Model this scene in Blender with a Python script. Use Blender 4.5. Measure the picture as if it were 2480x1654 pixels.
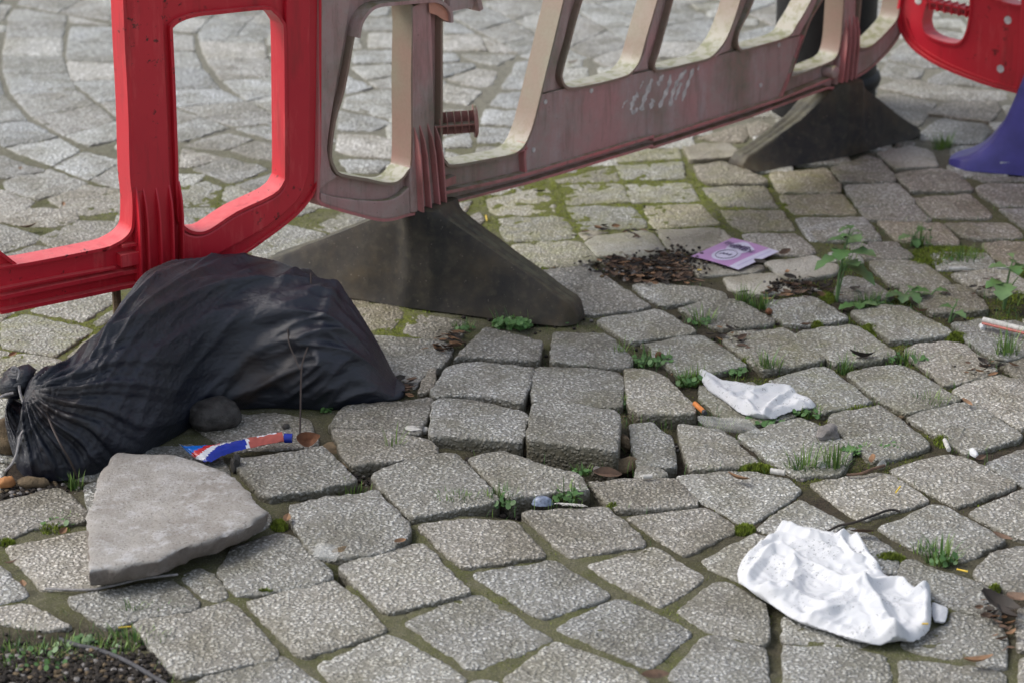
import bpy, bmesh, math, random
import numpy as np
from mathutils import Vector, Matrix, noise
random.seed(7)
D = bpy.data
for o in list(D.objects): D.objects.remove(o)
sc = bpy.context.scene

# ------------------------------------------------------------ camera, sky, sun, exposure
F, H = 5800.0, 1.45                    # focal length in photo pixels (photo 2480 wide), eye height in metres
TH = math.atan((827+1400)/F); SN, CS = math.sin(TH), math.cos(TH)
cd = D.cameras.new('camera'); cam = D.objects.new('camera', cd); sc.collection.objects.link(cam)
cam.location = (0, 0, H); cam.rotation_euler = (math.pi/2-TH, 0, 0)
cd.sensor_width = 36; cd.lens = 36*F/2480; cd.clip_start = .05; cd.clip_end = 400
cd.dof.use_dof = True; cd.dof.focus_distance = 3.6; cd.dof.aperture_fstop = 6.3
sc.camera = cam
SUN_EL, SUN_AZ = math.radians(48), math.radians(-82)      # azimuth from +Y (ahead) towards +X
w = D.worlds.new('World'); sc.world = w; w.use_nodes = True
nt = w.node_tree; bg = nt.nodes['Background']
sky = nt.nodes.new('ShaderNodeTexSky'); sky.sky_type = 'NISHITA'; sky.sun_disc = False
sky.sun_elevation = SUN_EL; sky.sun_rotation = SUN_AZ; sky.dust_density = 4; sky.air_density = 1.0; sky.ozone_density = 1.0
hs = nt.nodes.new('ShaderNodeHueSaturation'); hs.inputs['Saturation'].default_value = .52   # cloud cover greys the sky
nt.links.new(sky.outputs[0], hs.inputs['Color']); nt.links.new(hs.outputs[0], bg.inputs[0])
bg.inputs[1].default_value = .14
sl = D.lights.new('sun', 'SUN'); so = D.objects.new('sun', sl); sc.collection.objects.link(so)
sl.energy = 1.0; sl.angle = math.radians(26); sl.color = (1, .97, .92)
sd = Vector((math.sin(SUN_AZ)*math.cos(SUN_EL), math.cos(SUN_AZ)*math.cos(SUN_EL), math.sin(SUN_EL)))
so.rotation_euler = sd.to_track_quat('Z', 'Y').to_euler()
sc.view_settings.view_transform = 'Standard'; sc.view_settings.look = 'None'
sc.view_settings.exposure = 0.54; sc.view_settings.gamma = 1

# ------------------------------------------------------------ pixel -> place
def ray(px, py):
    x = px-1240; y = 827-py
    return Vector((x, F*CS+y*SN, -F*SN+y*CS))
def gp(px, py, z=0.):
    d = ray(px, py); t = (H-z)/-d.z
    return Vector((d.x*t, d.y*t, z))
def proj(P):
    x, y, z = P[0], P[1], P[2]-H
    dep = y*CS-z*SN; up = y*SN+z*CS
    return 1240+F*x/dep, 827-F*up/dep
CR = {'A': (0, 1054, 2.612), 'B': (800, 1054, 2.612), 'C': (1580, 1054, 2.612), 'D': (0, 600, 2.612), 'E': (800, 600, 2.612),
      'F': (1580, 600, 2.612), 'G': (0, 0, 2.612), 'H': (800, 0, 2.612), 'I': (1580, 0, 2.612), 'J': (1900, 540, 4.052),
      'K': (1500, 100, 7.836), 'L': (1640, 560, 8.386), 'M': (0, 860, 4.613), 'N': (400, 960, 5.873), 'O': (1260, 1070, 7.836),
      'P': (0, 560, 5.107), 'Q': (1000, 500, 3.359), 'R': (1780, 0, 3.483), 'S': (640, 480, 3.014), 'X': (0, 0, 1)}
def px(s):
    out = []; k = 'X'
    for t in s.split():
        if t in CR: k = t; continue
        a, b = t.split(','); c = CR[k]
        out.append((c[0]+float(a)/c[2], c[1]+float(b)/c[2]))
    return out
def p1(s): return px(s)[0]

# ------------------------------------------------------------ materials
def mat(name):
    m = D.materials.new(name); m.use_nodes = True
    return m, m.node_tree, m.node_tree.nodes['Principled BSDF']
def N(nt, typ, **kw):
    n = nt.nodes.new(typ)
    for k, v in kw.items():
        if k.startswith('i_'):
            key = k[2:]; n.inputs[int(key) if key.isdigit() else key.replace('_', ' ')].default_value = v
        else: setattr(n, k, v)
    return n
def ramp(nt, src, stops, interp='LINEAR'):
    r = nt.nodes.new('ShaderNodeValToRGB'); r.color_ramp.interpolation = interp
    e = r.color_ramp.elements
    while len(e) < len(stops): e.new(.5)
    for i, (p, c) in enumerate(stops):
        e[i].position = p; e[i].color = tuple(c)+(1,) if len(c) == 3 else c
    nt.links.new(src, r.inputs[0]); return r.outputs[0]
def mix(nt, f, a, b, mode='MIX'):
    m = nt.nodes.new('ShaderNodeMix'); m.data_type = 'RGBA'; m.blend_type = mode
    for i, v in ((0, f), (6, a), (7, b)):
        if isinstance(v, (int, float)): m.inputs[i].default_value = v
        elif isinstance(v, tuple): m.inputs[i].default_value = v+(1,) if len(v) == 3 else v
        else: nt.links.new(v, m.inputs[i])
    return m.outputs[2]
def wpos(nt):
    g = nt.nodes.new('ShaderNodeNewGeometry'); return g.outputs['Position']
def noi(nt, vec, scale, detail=3, rough=.55):
    n = N(nt, 'ShaderNodeTexNoise'); n.inputs['Scale'].default_value = scale
    n.inputs['Detail'].default_value = detail; n.inputs['Roughness'].default_value = rough
    nt.links.new(vec, n.inputs['Vector']); return n.outputs['Fac']
def bump(nt, h, b, strength=.5, dist=.002, prev=None):
    n = N(nt, 'ShaderNodeBump'); n.inputs['Strength'].default_value = strength; n.inputs['Distance'].default_value = dist
    nt.links.new(h, n.inputs['Height'])
    if prev is not None: nt.links.new(prev, n.inputs['Normal'])
    if b is not None: nt.links.new(n.outputs[0], b.inputs['Normal'])
    return n.outputs[0]
def flat(name, col, rough=.6, metal=0, spec=.5, var=.15, scale=40, bmp=0):
    m, nt, b = mat(name); v = wpos(nt)
    f = noi(nt, v, scale, 4)
    c = ramp(nt, f, [(.3, tuple(x*(1-var) for x in col)), (.7, tuple(min(1, x*(1+var)) for x in col))])
    nt.links.new(c, b.inputs['Base Color']); b.inputs['Roughness'].default_value = rough
    b.inputs['Metallic'].default_value = metal; b.inputs['Specular IOR Level'].default_value = spec
    if bmp: bump(nt, noi(nt, v, scale*6, 3), b, .6, bmp)
    return m

def granite(name, groove=False, tint=(1, 1, 1), smooth=False):
    m, nt, b = mat(name); v = wpos(nt); L = nt.links
    oi = N(nt, 'ShaderNodeObjectInfo')
    off = N(nt, 'ShaderNodeVectorMath', operation='SCALE'); L.new(oi.outputs['Random'], off.inputs['Scale'])
    off.inputs[0].default_value = (37, 11, 5)
    # per-sett random offset
    ad = N(nt, 'ShaderNodeVectorMath', operation='ADD'); L.new(v, ad.inputs[0]); L.new(off.outputs[0], ad.inputs[1]); q = ad.outputs[0]
    warp = N(nt, 'ShaderNodeVectorMath', operation='MULTIPLY_ADD'); wn = N(nt, 'ShaderNodeTexNoise'); wn.inputs['Scale'].default_value = 120
    L.new(q, wn.inputs['Vector']); L.new(wn.outputs['Color'], warp.inputs[0]); warp.inputs[1].default_value = (.006,)*3; L.new(q, warp.inputs[2])
    q2 = warp.outputs[0]
    vo = N(nt, 'ShaderNodeTexVoronoi', feature='F1'); vo.inputs['Scale'].default_value = 165; vo.inputs['Randomness'].default_value = 1
    L.new(q2, vo.inputs['Vector'])
    grain = ramp(nt, vo.outputs['Distance'], [(.20, (1, 1, 1)), (.60, (0, 0, 0))])
    sep = N(nt, 'ShaderNodeSeparateColor'); L.new(vo.outputs['Color'], sep.inputs[0])
    n1 = noi(nt, q, 330, 3, .7); n2 = noi(nt, q, 22, 4, .6); n3 = noi(nt, q, 70, 4, .65)
    A = tuple(a*t for a, t in zip((.255, .250, .235), tint)); Bc = tuple(a*t for a, t in zip((.70, .70, .69), tint)); Dk = tuple(a*t for a, t in zip((.065, .062, .048), tint))
    gr2 = mix(nt, 1.0, grain, ramp(nt, sep.outputs[0], [(.1, (.42,)*3), (.8, (1.2,)*3)]), 'MULTIPLY')
    gr3 = mix(nt, 1.0, gr2, ramp(nt, n3, [(.36, (.55,)*3), (.62, (1.1,)*3)]), 'MULTIPLY')
    c = mix(nt, gr3, A, Bc) if not smooth else mix(nt, ramp(nt, n1, [(.4, (0, 0, 0)), (.65, (.45,)*3)]), A, Bc)
    pit = ramp(nt, n1, [(.38, (1, 1, 1)), (.50, (0, 0, 0))])
    c = mix(nt, mix(nt, 1.0, pit, (.85 if not smooth else .3,)*3, 'MULTIPLY'), c, Dk)
    stn = ramp(nt, noi(nt, q, 9, 5, .6), [(.40, (.70, .68, .63)), (.56, (1, 1, 1))]); c = mix(nt, 1.0, c, stn, 'MULTIPLY')
    # broad stains, olive algae film
    alg = ramp(nt, n2, [(.44, (0, 0, 0)), (.66, (1, 1, 1))])
    at = N(nt, 'ShaderNodeAttribute', attribute_name='alg')
    algm = mix(nt, 1.0, alg, at.outputs['Color'], 'MULTIPLY')
    c = mix(nt, mix(nt, 1.0, mix(nt, .35, algm, at.outputs['Color'], 'MIX'), (.8,)*3, 'MULTIPLY'), c, (.215, .215, .085))
    br = N(nt, 'ShaderNodeMapRange'); L.new(oi.outputs['Random'], br.inputs[0]); br.inputs[3].default_value = .86; br.inputs[4].default_value = 1.22
    cc = N(nt, 'ShaderNodeCombineColor')
    for i in range(3): L.new(br.outputs[0], cc.inputs[i])
    c = mix(nt, 1.0, c, cc.outputs[0], 'MULTIPLY')
    fr_ = N(nt, 'ShaderNodeMath', operation='MULTIPLY'); L.new(oi.outputs['Random'], fr_.inputs[0]); fr_.inputs[1].default_value = 7.31; f2_ = N(nt, 'ShaderNodeMath', operation='FRACT'); L.new(fr_.outputs[0], f2_.inputs[0])
    c = mix(nt, 1.0, c, ramp(nt, f2_.outputs[0], [(0, (1.03, .99, .94)), (.5, (.99, .99, .96)), (1, (.97, .99, 1.01))]), 'MULTIPLY')
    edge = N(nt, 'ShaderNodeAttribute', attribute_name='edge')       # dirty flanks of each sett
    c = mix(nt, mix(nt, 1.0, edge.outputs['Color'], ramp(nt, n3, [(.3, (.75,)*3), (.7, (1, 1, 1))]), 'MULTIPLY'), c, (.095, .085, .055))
    L.new(c, b.inputs['Base Color']); b.inputs['Roughness'].default_value = .56; b.inputs['Specular IOR Level'].default_value = .5
    hgt = mix(nt, .42, grain, n1)
    nb = bump(nt, hgt, None, 1.0 if not smooth else .3, .0032)
    if groove:
        wv = N(nt, 'ShaderNodeTexWave', wave_type='BANDS'); wv.inputs['Scale'].default_value = 42; wv.inputs['Distortion'].default_value = 3.0
        mp = N(nt, 'ShaderNodeMapping'); mp.inputs['Rotation'].default_value = (0, 0, .95); L.new(v, mp.inputs[0]); L.new(mp.outputs[0], wv.inputs['Vector'])
        nb = bump(nt, wv.outputs['Fac'], None, .35, .002, nb)
    bump(nt, n3, b, .6, .004, nb)
    return m
M_GR = granite('granite_grey'); M_GG = granite('granite_combed', groove=True)
M_GB = granite('granite_brownish', tint=(.96, .90, .82)); M_GF = granite('granite_pale_sheen', tint=(1.24, 1.28, 1.33)); M_GP = granite('stone_pale_smooth', tint=(1.12, 1.08, 1.0), smooth=True)  # M_GF paints the far setts' grazing sky sheen as a paler, bluer tint

def bed_mat():
    m, nt, b = mat('mortar_and_soil'); v = wpos(nt); L = nt.links
    soil = N(nt, 'ShaderNodeAttribute', attribute_name='soil'); moss = N(nt, 'ShaderNodeAttribute', attribute_name='moss')
    n1 = noi(nt, v, 260, 4, .7); n2 = noi(nt, v, 18, 4); n3 = noi(nt, v, 90, 3)
    mort = mix(nt, ramp(nt, n2, [(.38, (0, 0, 0)), (.62, (1, 1, 1))]), (.135, .130, .080), (.095, .102, .036))
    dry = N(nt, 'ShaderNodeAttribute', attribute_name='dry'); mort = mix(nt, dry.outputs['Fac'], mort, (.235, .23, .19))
    mort = mix(nt, ramp(nt, n1, [(.35, (.8,)*3), (.55, (0, 0, 0))]), mort, (.075, .07, .05)); mort = mix(nt, ramp(nt, noi(nt, v, 420, 3, .8), [(.56, (0, 0, 0)), (.66, (.7,)*3)]), mort, (.36, .34, .27))
    so_ = mix(nt, ramp(nt, n1, [(.35, (0, 0, 0)), (.65, (1, 1, 1))]), (.018, .015, .012), (.075, .058, .042))
    c = mix(nt, soil.outputs['Fac'], mort, so_)
    mo = mix(nt, ramp(nt, n1, [(.35, (0, 0, 0)), (.65, (1, 1, 1))]), (.052, .065, .012), (.20, .225, .035))
    mm = N(nt, 'ShaderNodeMath', operation='MULTIPLY'); L.new(moss.outputs['Fac'], mm.inputs[0])
    L.new(ramp(nt, n3, [(.33, (.1,)*3), (.55, (1, 1, 1))]), mm.inputs[1])
    c = mix(nt, mm.outputs[0], c, mo)
    L.new(c, b.inputs['Base Color']); b.inputs['Roughness'].default_value = .92; b.inputs['Specular IOR Level'].default_value = .25
    bn = bump(nt, n1, None, .8, .0026); bump(nt, noi(nt, v, 520, 3, .8), b, .5, .0012, bn); return m
M_BED = bed_mat()

def red_plastic():
    m, nt, b = mat('red_barrier_plastic'); v = wpos(nt)
    n = noi(nt, v, 6, 4); n2 = noi(nt, v, 60, 5, .7); n3 = noi(nt, v, 300, 3, .7)
    c = ramp(nt, n, [(.3, (.54, .016, .034)), (.7, (.63, .027, .043))])
    sep = N(nt, 'ShaderNodeSeparateXYZ'); g = N(nt, 'ShaderNodeNewGeometry'); nt.links.new(g.outputs['Normal'], sep.inputs[0])
    up = ramp(nt, sep.outputs[2], [(.55, (0, 0, 0)), (.98, (1, 1, 1))])
    c = mix(nt, mix(nt, 1.0, up, ramp(nt, n2, [(.3, (.25,)*3), (.7, (.7,)*3)]), 'MULTIPLY'), c, (.80, .20, .19))   # light on up-facing tops put into the colour, with scuffs
    patch = ramp(nt, n, [(.48, (0, 0, 0)), (.58, (1, 1, 1))])
    spk = mix(nt, 1.0, ramp(nt, n2, [(.60, (0, 0, 0)), (.66, (1, 1, 1))]), patch, 'MULTIPLY')
    c = mix(nt, spk, c, (.03, .012, .010))
    c = mix(nt, ramp(nt, n3, [(.70, (0, 0, 0)), (.76, (.8,)*3)]), c, (.05, .01, .01))
    nt.links.new(c, b.inputs['Base Color']); b.inputs['Roughness'].default_value = .36; b.inputs['Specular IOR Level'].default_value = .45
    mp = N(nt, 'ShaderNodeMapping'); mp.inputs['Scale'].default_value = (1, 1, .16); nt.links.new(v, mp.inputs[0]); stk = noi(nt, mp.outputs[0], 38, 5, .7)
    c = mix(nt, ramp(nt, stk, [(.56, (0, 0, 0)), (.74, (.45,)*3)]), c, (.80, .16, .15)); c = mix(nt, ramp(nt, noi(nt, mp.outputs[0], 21, 4, .7), [(.55, (0, 0, 0)), (.72, (.55,)*3)]), c, (.22, .02, .02))
    nt.links.new(c, b.inputs['Base Color'])
    bump(nt, n2, b, .15, .001); return m
def faded_plastic(nm='faded_barrier_plastic', k=(1, 1, 1)):
    m, nt, b = mat(nm); v = wpos(nt)
    n = noi(nt, v, 5, 5, .6); n2 = noi(nt, v, 45, 5, .7); n3 = noi(nt, v, 260, 3, .7)
    mu = lambda t: tuple(a*q for a, q in zip(t, k))
    c = ramp(nt, n, [(.34, mu((.52, .27, .26))), (.50, mu((.42, .31, .285))), (.64, mu((.255, .215, .165)))])
    mp = N(nt, 'ShaderNodeMapping'); mp.inputs['Scale'].default_value = (1, 1, .13); nt.links.new(v, mp.inputs[0]); stk = noi(nt, mp.outputs[0], 45, 5, .75)
    c = mix(nt, ramp(nt, stk, [(.50, (0, 0, 0)), (.70, (.6,)*3)]), c, (.13, .11, .085)); c = mix(nt, ramp(nt, noi(nt, mp.outputs[0], 17, 5, .7), [(.54, (0, 0, 0)), (.70, (.6,)*3)]), c, mu((.50, .40, .40)))
    c = mix(nt, ramp(nt, n2, [(.40, (0, 0, 0)), (.70, (.55,)*3)]), c, (.42, .22, .205))
    g = N(nt, 'ShaderNodeNewGeometry'); sep = N(nt, 'ShaderNodeSeparateXYZ'); nt.links.new(g.outputs['Normal'], sep.inputs[0])
    up = ramp(nt, sep.outputs[2], [(.55, (0, 0, 0)), (.95, (1, 1, 1))])
    algae = mix(nt, ramp(nt, n2, [(.42, (0, 0, 0)), (.62, (1, 1, 1))]), (.36, .34, .27), (.17, .18, .075))
    c = mix(nt, mix(nt, 1.0, up, (.85,)*3, 'MULTIPLY'), c, algae)                                # algae and dust settled on ledges
    c = mix(nt, ramp(nt, n3, [(.66, (0, 0, 0)), (.72, (.8,)*3)]), c, (.03, .02, .02))
    nt.links.new(c, b.inputs['Base Color']); b.inputs['Roughness'].default_value = .55; b.inputs['Specular IOR Level'].default_value = .4
    bump(nt, n2, b, .25, .0012); return m
def faded_side():
    m, nt, b = mat('bleached_barrier_plastic'); v = wpos(nt)
    n = noi(nt, v, 7, 4); n2 = noi(nt, v, 50, 5, .7); n3 = noi(nt, v, 200, 3)
    c = ramp(nt, n, [(.35, (.31, .185, .15)), (.55, (.28, .21, .16)), (.7, (.27, .245, .18))])
    c = mix(nt, ramp(nt, n3, [(.4, (0, 0, 0)), (.7, (.35,)*3)]), c, (.22, .16, .11))
    g = N(nt, 'ShaderNodeNewGeometry'); sep = N(nt, 'ShaderNodeSeparateXYZ'); nt.links.new(g.outputs['Normal'], sep.inputs[0])
    up = ramp(nt, sep.outputs[2], [(.35, (0, 0, 0)), (.8, (1, 1, 1))])
    algae = mix(nt, ramp(nt, n2, [(.46, (0, 0, 0)), (.60, (1, 1, 1))]), (.36, .35, .29), (.215, .22, .12))
    c = mix(nt, up, c, algae)
    nt.links.new(c, b.inputs['Base Color']); b.inputs['Roughness'].default_value = .5
    bump(nt, n2, b, .2, .001); return m
def rubber():
    m, nt, b = mat('grimy_rubber'); v = wpos(nt)
    n = noi(nt, v, 9, 5, .65); n2 = noi(nt, v, 160, 3, .7); n3 = noi(nt, v, 60, 4)
    c = ramp(nt, n, [(.34, (.024, .024, .025)), (.52, (.048, .042, .034)), (.70, (.085, .066, .040))])
    c = mix(nt, ramp(nt, n2, [(.66, (0, 0, 0)), (.73, (.7,)*3)]), c, (.25, .22, .18))
    c = mix(nt, ramp(nt, n3, [(.50, (0, 0, 0)), (.75, (.5,)*3)]), c, (.095, .085, .06)); g = N(nt, 'ShaderNodeNewGeometry'); sep = N(nt, 'ShaderNodeSeparateXYZ'); nt.links.new(g.outputs['Normal'], sep.inputs[0])
    c = mix(nt, mix(nt, 1.0, ramp(nt, sep.outputs[2], [(.45, (0, 0, 0)), (.8, (.7,)*3)]), ramp(nt, n3, [(.35, (.2,)*3), (.6, (1, 1, 1))]), 'MULTIPLY'), c, (.105, .10, .065))
    nt.links.new(c, b.inputs['Base Color']); b.inputs['Roughness'].default_value = .6; b.inputs['Specular IOR Level'].default_value = .32
    bump(nt, n2, None, .5, .001); bump(nt, n3, b, .3, .003); return m
def bag_mat():
    m, nt, b = mat('woven_black_polypropylene'); v = wpos(nt)
    n = noi(nt, v, 8, 4); wv = N(nt, 'ShaderNodeTexWave', wave_type='BANDS'); wv.inputs['Scale'].default_value = 150; wv.inputs['Distortion'].default_value = 1.5
    uvn = N(nt, 'ShaderNodeAttribute', attribute_name='weave'); mp = N(nt, 'ShaderNodeMapping'); mp.inputs['Rotation'].default_value = (0, 0, .7)
    nt.links.new(uvn.outputs['Vector'], mp.inputs[0]); nt.links.new(mp.outputs[0], wv.inputs['Vector'])
    wv2 = N(nt, 'ShaderNodeTexWave', wave_type='BANDS', bands_direction='Y'); wv2.inputs['Scale'].default_value = 150; nt.links.new(mp.outputs[0], wv2.inputs['Vector'])
    c = ramp(nt, n, [(.35, (.0030, .0060, .0190)), (.55, (.006, .0090, .0180)), (.72, (.045, .032, .028))])
    nt.links.new(c, b.inputs['Base Color']); b.inputs['Roughness'].default_value = .34; b.inputs['Specular IOR Level'].default_value = .80
    h = mix(nt, .5, wv.outputs['Fac'], wv2.outputs['Fac']); nb = bump(nt, h, None, .45, .0008)
    mq = N(nt, 'ShaderNodeMapping'); mq.inputs['Scale'].default_value = (1, 1.6, 2.2); mq.inputs['Rotation'].default_value = (0, .5, .2); nt.links.new(v, mq.inputs[0])
    nb = bump(nt, noi(nt, mq.outputs[0], 60, 5, .65), None, .6, .005, nb)
    rg = N(nt, 'ShaderNodeTexNoise', noise_type='RIDGED_MULTIFRACTAL'); rg.inputs['Scale'].default_value = 9; rg.inputs['Detail'].default_value = 4; nt.links.new(mq.outputs[0], rg.inputs['Vector'])
    bump(nt, rg.outputs['Fac'], b, .55, .010, nb)
    return m
M_RED, M_FAD, M_FSD, M_RUB, M_BAG = red_plastic(), faded_plastic(), faded_side(), rubber(), bag_mat()
M_PNK = faded_plastic('pinkish_barrier_plastic', (1.2, .62, .66))
M_REDL = flat('red_plastic_bleached', (.75, .095, .085), .4, var=.12, scale=14)
def slab_mat():
    m, nt, b = mat('broken_concrete'); v = wpos(nt)
    n = noi(nt, v, 14, 5, .6); n2 = noi(nt, v, 220, 4, .7); n3 = noi(nt, v, 30, 12, .82)
    c = ramp(nt, n, [(.35, (.33, .305, .275)), (.65, (.45, .43, .40))])
    c = mix(nt, ramp(nt, n3, [(.50, (0, 0, 0)), (.60, (.8,)*3)]), c, (.60, .60, .605))
    c = mix(nt, ramp(nt, n2, [(.33, (.7,)*3), (.46, (0, 0, 0))]), c, (.14, .12, .10))
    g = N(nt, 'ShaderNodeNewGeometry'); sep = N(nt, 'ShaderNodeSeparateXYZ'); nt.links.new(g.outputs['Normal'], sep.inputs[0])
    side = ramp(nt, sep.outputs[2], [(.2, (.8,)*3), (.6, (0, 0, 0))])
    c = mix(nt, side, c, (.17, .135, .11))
    nt.links.new(c, b.inputs['Base Color']); b.inputs['Roughness'].default_value = .8
    nb = bump(nt, n2, None, .9, .003); bump(nt, n3, b, .9, .007, nb); return m
M_SLAB = slab_mat()
def paper_mat():
    m, nt, b = mat('dirty_white_paper'); v = wpos(nt)
    n = noi(nt, v, 12, 3); n2 = noi(nt, v, 230, 3, .75); n3 = noi(nt, v, 34, 3)
    msk = mix(nt, 1.0, ramp(nt, n2, [(.58, (0, 0, 0)), (.66, (1, 1, 1))]), ramp(nt, n3, [(.46, (0, 0, 0)), (.60, (1, 1, 1))]), 'MULTIPLY')
    c = ramp(nt, n, [(.3, (.55, .57, .60)), (.7, (.62, .63, .65))]); c = mix(nt, msk, c, (.12, .13, .14))
    nt.links.new(c, b.inputs['Base Color']); b.inputs['Roughness'].default_value = .65
    b.inputs['Subsurface Weight'].default_value = .35; b.inputs['Subsurface Radius'].default_value = (.012, .012, .014)
    return m
M_PAPER = paper_mat()
M_LEAF = [flat('dry_leaf_brown', (.11, .066, .042), .7, var=.7, scale=60), flat('dry_leaf_dark', (.032, .025, .020), .7, var=.5, scale=60),
          flat('dry_leaf_tan', (.24, .135, .07), .7, var=.4, scale=60)]
M_GRASS = flat('grass_green', (.16, .26, .055), .5, var=.45, scale=50)
M_WEED = flat('weed_green', (.075, .165, .045), .5, var=.35, scale=30)
M_WEEDP = flat('weed_pale_green', (.115, .20, .075), .5, var=.3, scale=30)
M_MOSS = flat('moss_green', (.17, .22, .025), .9, var=.7, scale=120)
M_CLOD = flat('clay_clod', (.150, .110, .065), .95, var=.45, scale=60, bmp=.004)
M_STONE = flat('grey_stone', (.21, .195, .185), .8, var=.35, scale=80, bmp=.003)
M_DARKST = flat('dark_cobble', (.050, .046, .042), .6, var=.6, scale=70, bmp=.003)
M_BLK = flat('black_bollard_paint', (.010, .010, .011), .55, spec=.3, var=.4, scale=30, bmp=.001)
M_BLUEF = flat('blue_plastic', (.060, .052, .255), .45, var=.22, scale=22)
M_TWINE = flat('grey_twine', (.26, .25, .25), .8, var=.3, scale=200)
M_DTWINE = flat('dark_thread', (.045, .032, .028), .7)
M_WHITE = flat('white_bits', (.50, .49, .46), .7, var=.3, scale=150)
M_ORANGE = flat('orange_paper', (.62, .21, .05), .6, var=.25, scale=100)
M_YEL = flat('yellow_bits', (.72, .50, .06), .6, var=.2)
M_BLUE = flat('blue_print', (.010, .030, .33), .25, var=.2); M_SKYB = flat('sky_blue_print', (.01, .16, .62), .25, var=.15)
M_TRED = flat('red_print', (.62, .03, .035), .25, var=.15); M_TOR = flat('orange_red_print', (.44, .105, .08), .3, var=.15)
M_TWH = flat('white_print', (.72, .74, .80), .25, var=.1); M_TGR = flat('crimped_silver', (.36, .38, .42), .35, var=.2)
M_PUR = flat('purple_print', (.44, .25, .49), .5, var=.08); M_LIL = flat('lilac_white_print', (.56, .55, .70), .5, var=.05)
M_INK = flat('dark_ink', (.07, .05, .12), .6)
M_WORN = flat('worn_white_paint', (.60, .56, .54), .6, var=.3, scale=90)
M_PIPE = flat('dark_cable', (.045, .045, .052), .6, var=.4, scale=60)
M_RUST = flat('rusty_brown', (.16, .065, .03), .8, var=.4, scale=90)
M_BRICK = flat('orange_stone', (.42, .19, .07), .8, var=.3)
mc, ntc, bc = mat('clear_dirty_plastic'); bc.inputs['Base Color'].default_value = (.75, .76, .74, 1); bc.inputs['Roughness'].default_value = .25
bc.inputs['Alpha'].default_value = .22; M_CLR = mc

# ------------------------------------------------------------ object helpers
ORG = {}
def finish(me, smooth=True, angle=35):
    if smooth:
        for p in me.polygons: p.use_smooth = True
        if angle: me.set_sharp_from_angle(angle=math.radians(angle))
def mesh(name, V, Fc, m, parent=None, org=None, smooth=True, angle=35, mats=None):
    """one mesh object from world-space vertices; its origin is the parent's or org"""
    if parent is not None: O = ORG[parent.name]
    else:
        if org is None:
            a = np.array([tuple(v) for v in V]); org = (a[:, 0].mean(), a[:, 1].mean(), a[:, 2].min())
        O = Vector(org)
    me = D.meshes.new(name); me.from_pydata([tuple(Vector(v)-O) for v in V], [], Fc)
    for k in (mats or [m]): me.materials.append(k)
    finish(me, smooth, angle)
    o = D.objects.new(name, me); sc.collection.objects.link(o)
    if parent is not None: o.parent = parent
    else: o.location = O
    ORG[o.name] = Vector(O); return o
def thing(name, label, cat, loc, group=None):
    o = D.objects.new(name, None); o.empty_display_size = .05; sc.collection.objects.link(o); o.location = loc
    ORG[o.name] = Vector(loc); o['label'] = label; o['category'] = cat
    if group: o['group'] = group
    return o
def tag(o, label, cat, group=None, kind=None):
    if label: o['label'] = label
    if cat: o['category'] = cat
    if group: o['group'] = group
    if kind: o['kind'] = kind
    return o
class MB:
    def __init__(s): s.V = []; s.F = []; s.mi = []
    def add(s, V, Fc, mi=0):
        b = len(s.V); s.V += [Vector(v) for v in V]; s.F += [tuple(b+i for i in f) for f in Fc]; s.mi += [mi]*len(Fc)
    def tube(s, P, r, n=6, mi=0, cap=True):
        P = [Vector(p) for p in P]; R = r if isinstance(r, (list, tuple)) else [r]*len(P); V = []; Fc = []
        up = Vector((.13, .2, 1)).normalized()
        for i, p in enumerate(P):
            t = (P[min(i+1, len(P)-1)]-P[max(i-1, 0)]).normalized()
            a = t.cross(up)
            if a.length < 1e-3: a = t.cross(Vector((1, 0, 0)))
            a.normalize(); c = a.cross(t).normalized()
            for k in range(n):
                q = 2*math.pi*k/n; V.append(p+(a*math.cos(q)+c*math.sin(q))*R[i])
        for i in range(len(P)-1):
            for k in range(n): Fc.append((i*n+k, i*n+(k+1) % n, (i+1)*n+(k+1) % n, (i+1)*n+k))
        if cap: Fc.append(tuple(range(n-1, -1, -1))); Fc.append(tuple((len(P)-1)*n+k for k in range(n)))
        s.add(V, Fc, mi)
    def box(s, c, ax, ay, az, mi=0):
        V = [c+ax*i+ay*j+az*k for i in (-1, 1) for j in (-1, 1) for k in (-1, 1)]
        s.add(V, [(0, 1, 3, 2), (4, 6, 7, 5), (0, 4, 5, 1), (2, 3, 7, 6), (0, 2, 6, 4), (1, 5, 7, 3)], mi)
    def build(s, name, m, parent=None, org=None, smooth=True, angle=35):
        ms = m if isinstance(m, list) else [m]
        o = mesh(name, s.V, s.F, ms[0], parent, org, smooth, angle, ms)
        if len(ms) > 1: o.data.polygons.foreach_set('material_index', s.mi)
        return o
def catmull(P, n=4, closed=False):
    P = [tuple(p) for p in P]; out = []; L = len(P)
    rng = range(L if closed else L-1)
    for i in rng:
        g = (lambda k: P[k % L]) if closed else (lambda k: P[max(0, min(L-1, k))])
        a, b, c, d = g(i-1), g(i), g(i+1), g(i+2)
        for k in range(n):
            t = k/n
            out.append(tuple(.5*((2*b[j])+(-a[j]+c[j])*t+(2*a[j]-5*b[j]+4*c[j]-d[j])*t*t+(-a[j]+3*b[j]-3*c[j]+d[j])*t**3) for j in range(len(b))))
    if not closed: out.append(P[-1])
    return out
def inpoly(x, y, P):
    c = np.zeros(np.shape(x), bool); j = len(P)-1
    for i in range(len(P)):
        xi, yi, xj, yj = P[i][0], P[i][1], P[j][0], P[j][1]
        c ^= ((yi > y) != (yj > y)) & (x < (xj-xi)*(y-yi)/((yj-yi) if yj != yi else 1e-12)+xi); j = i
    return c

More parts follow.
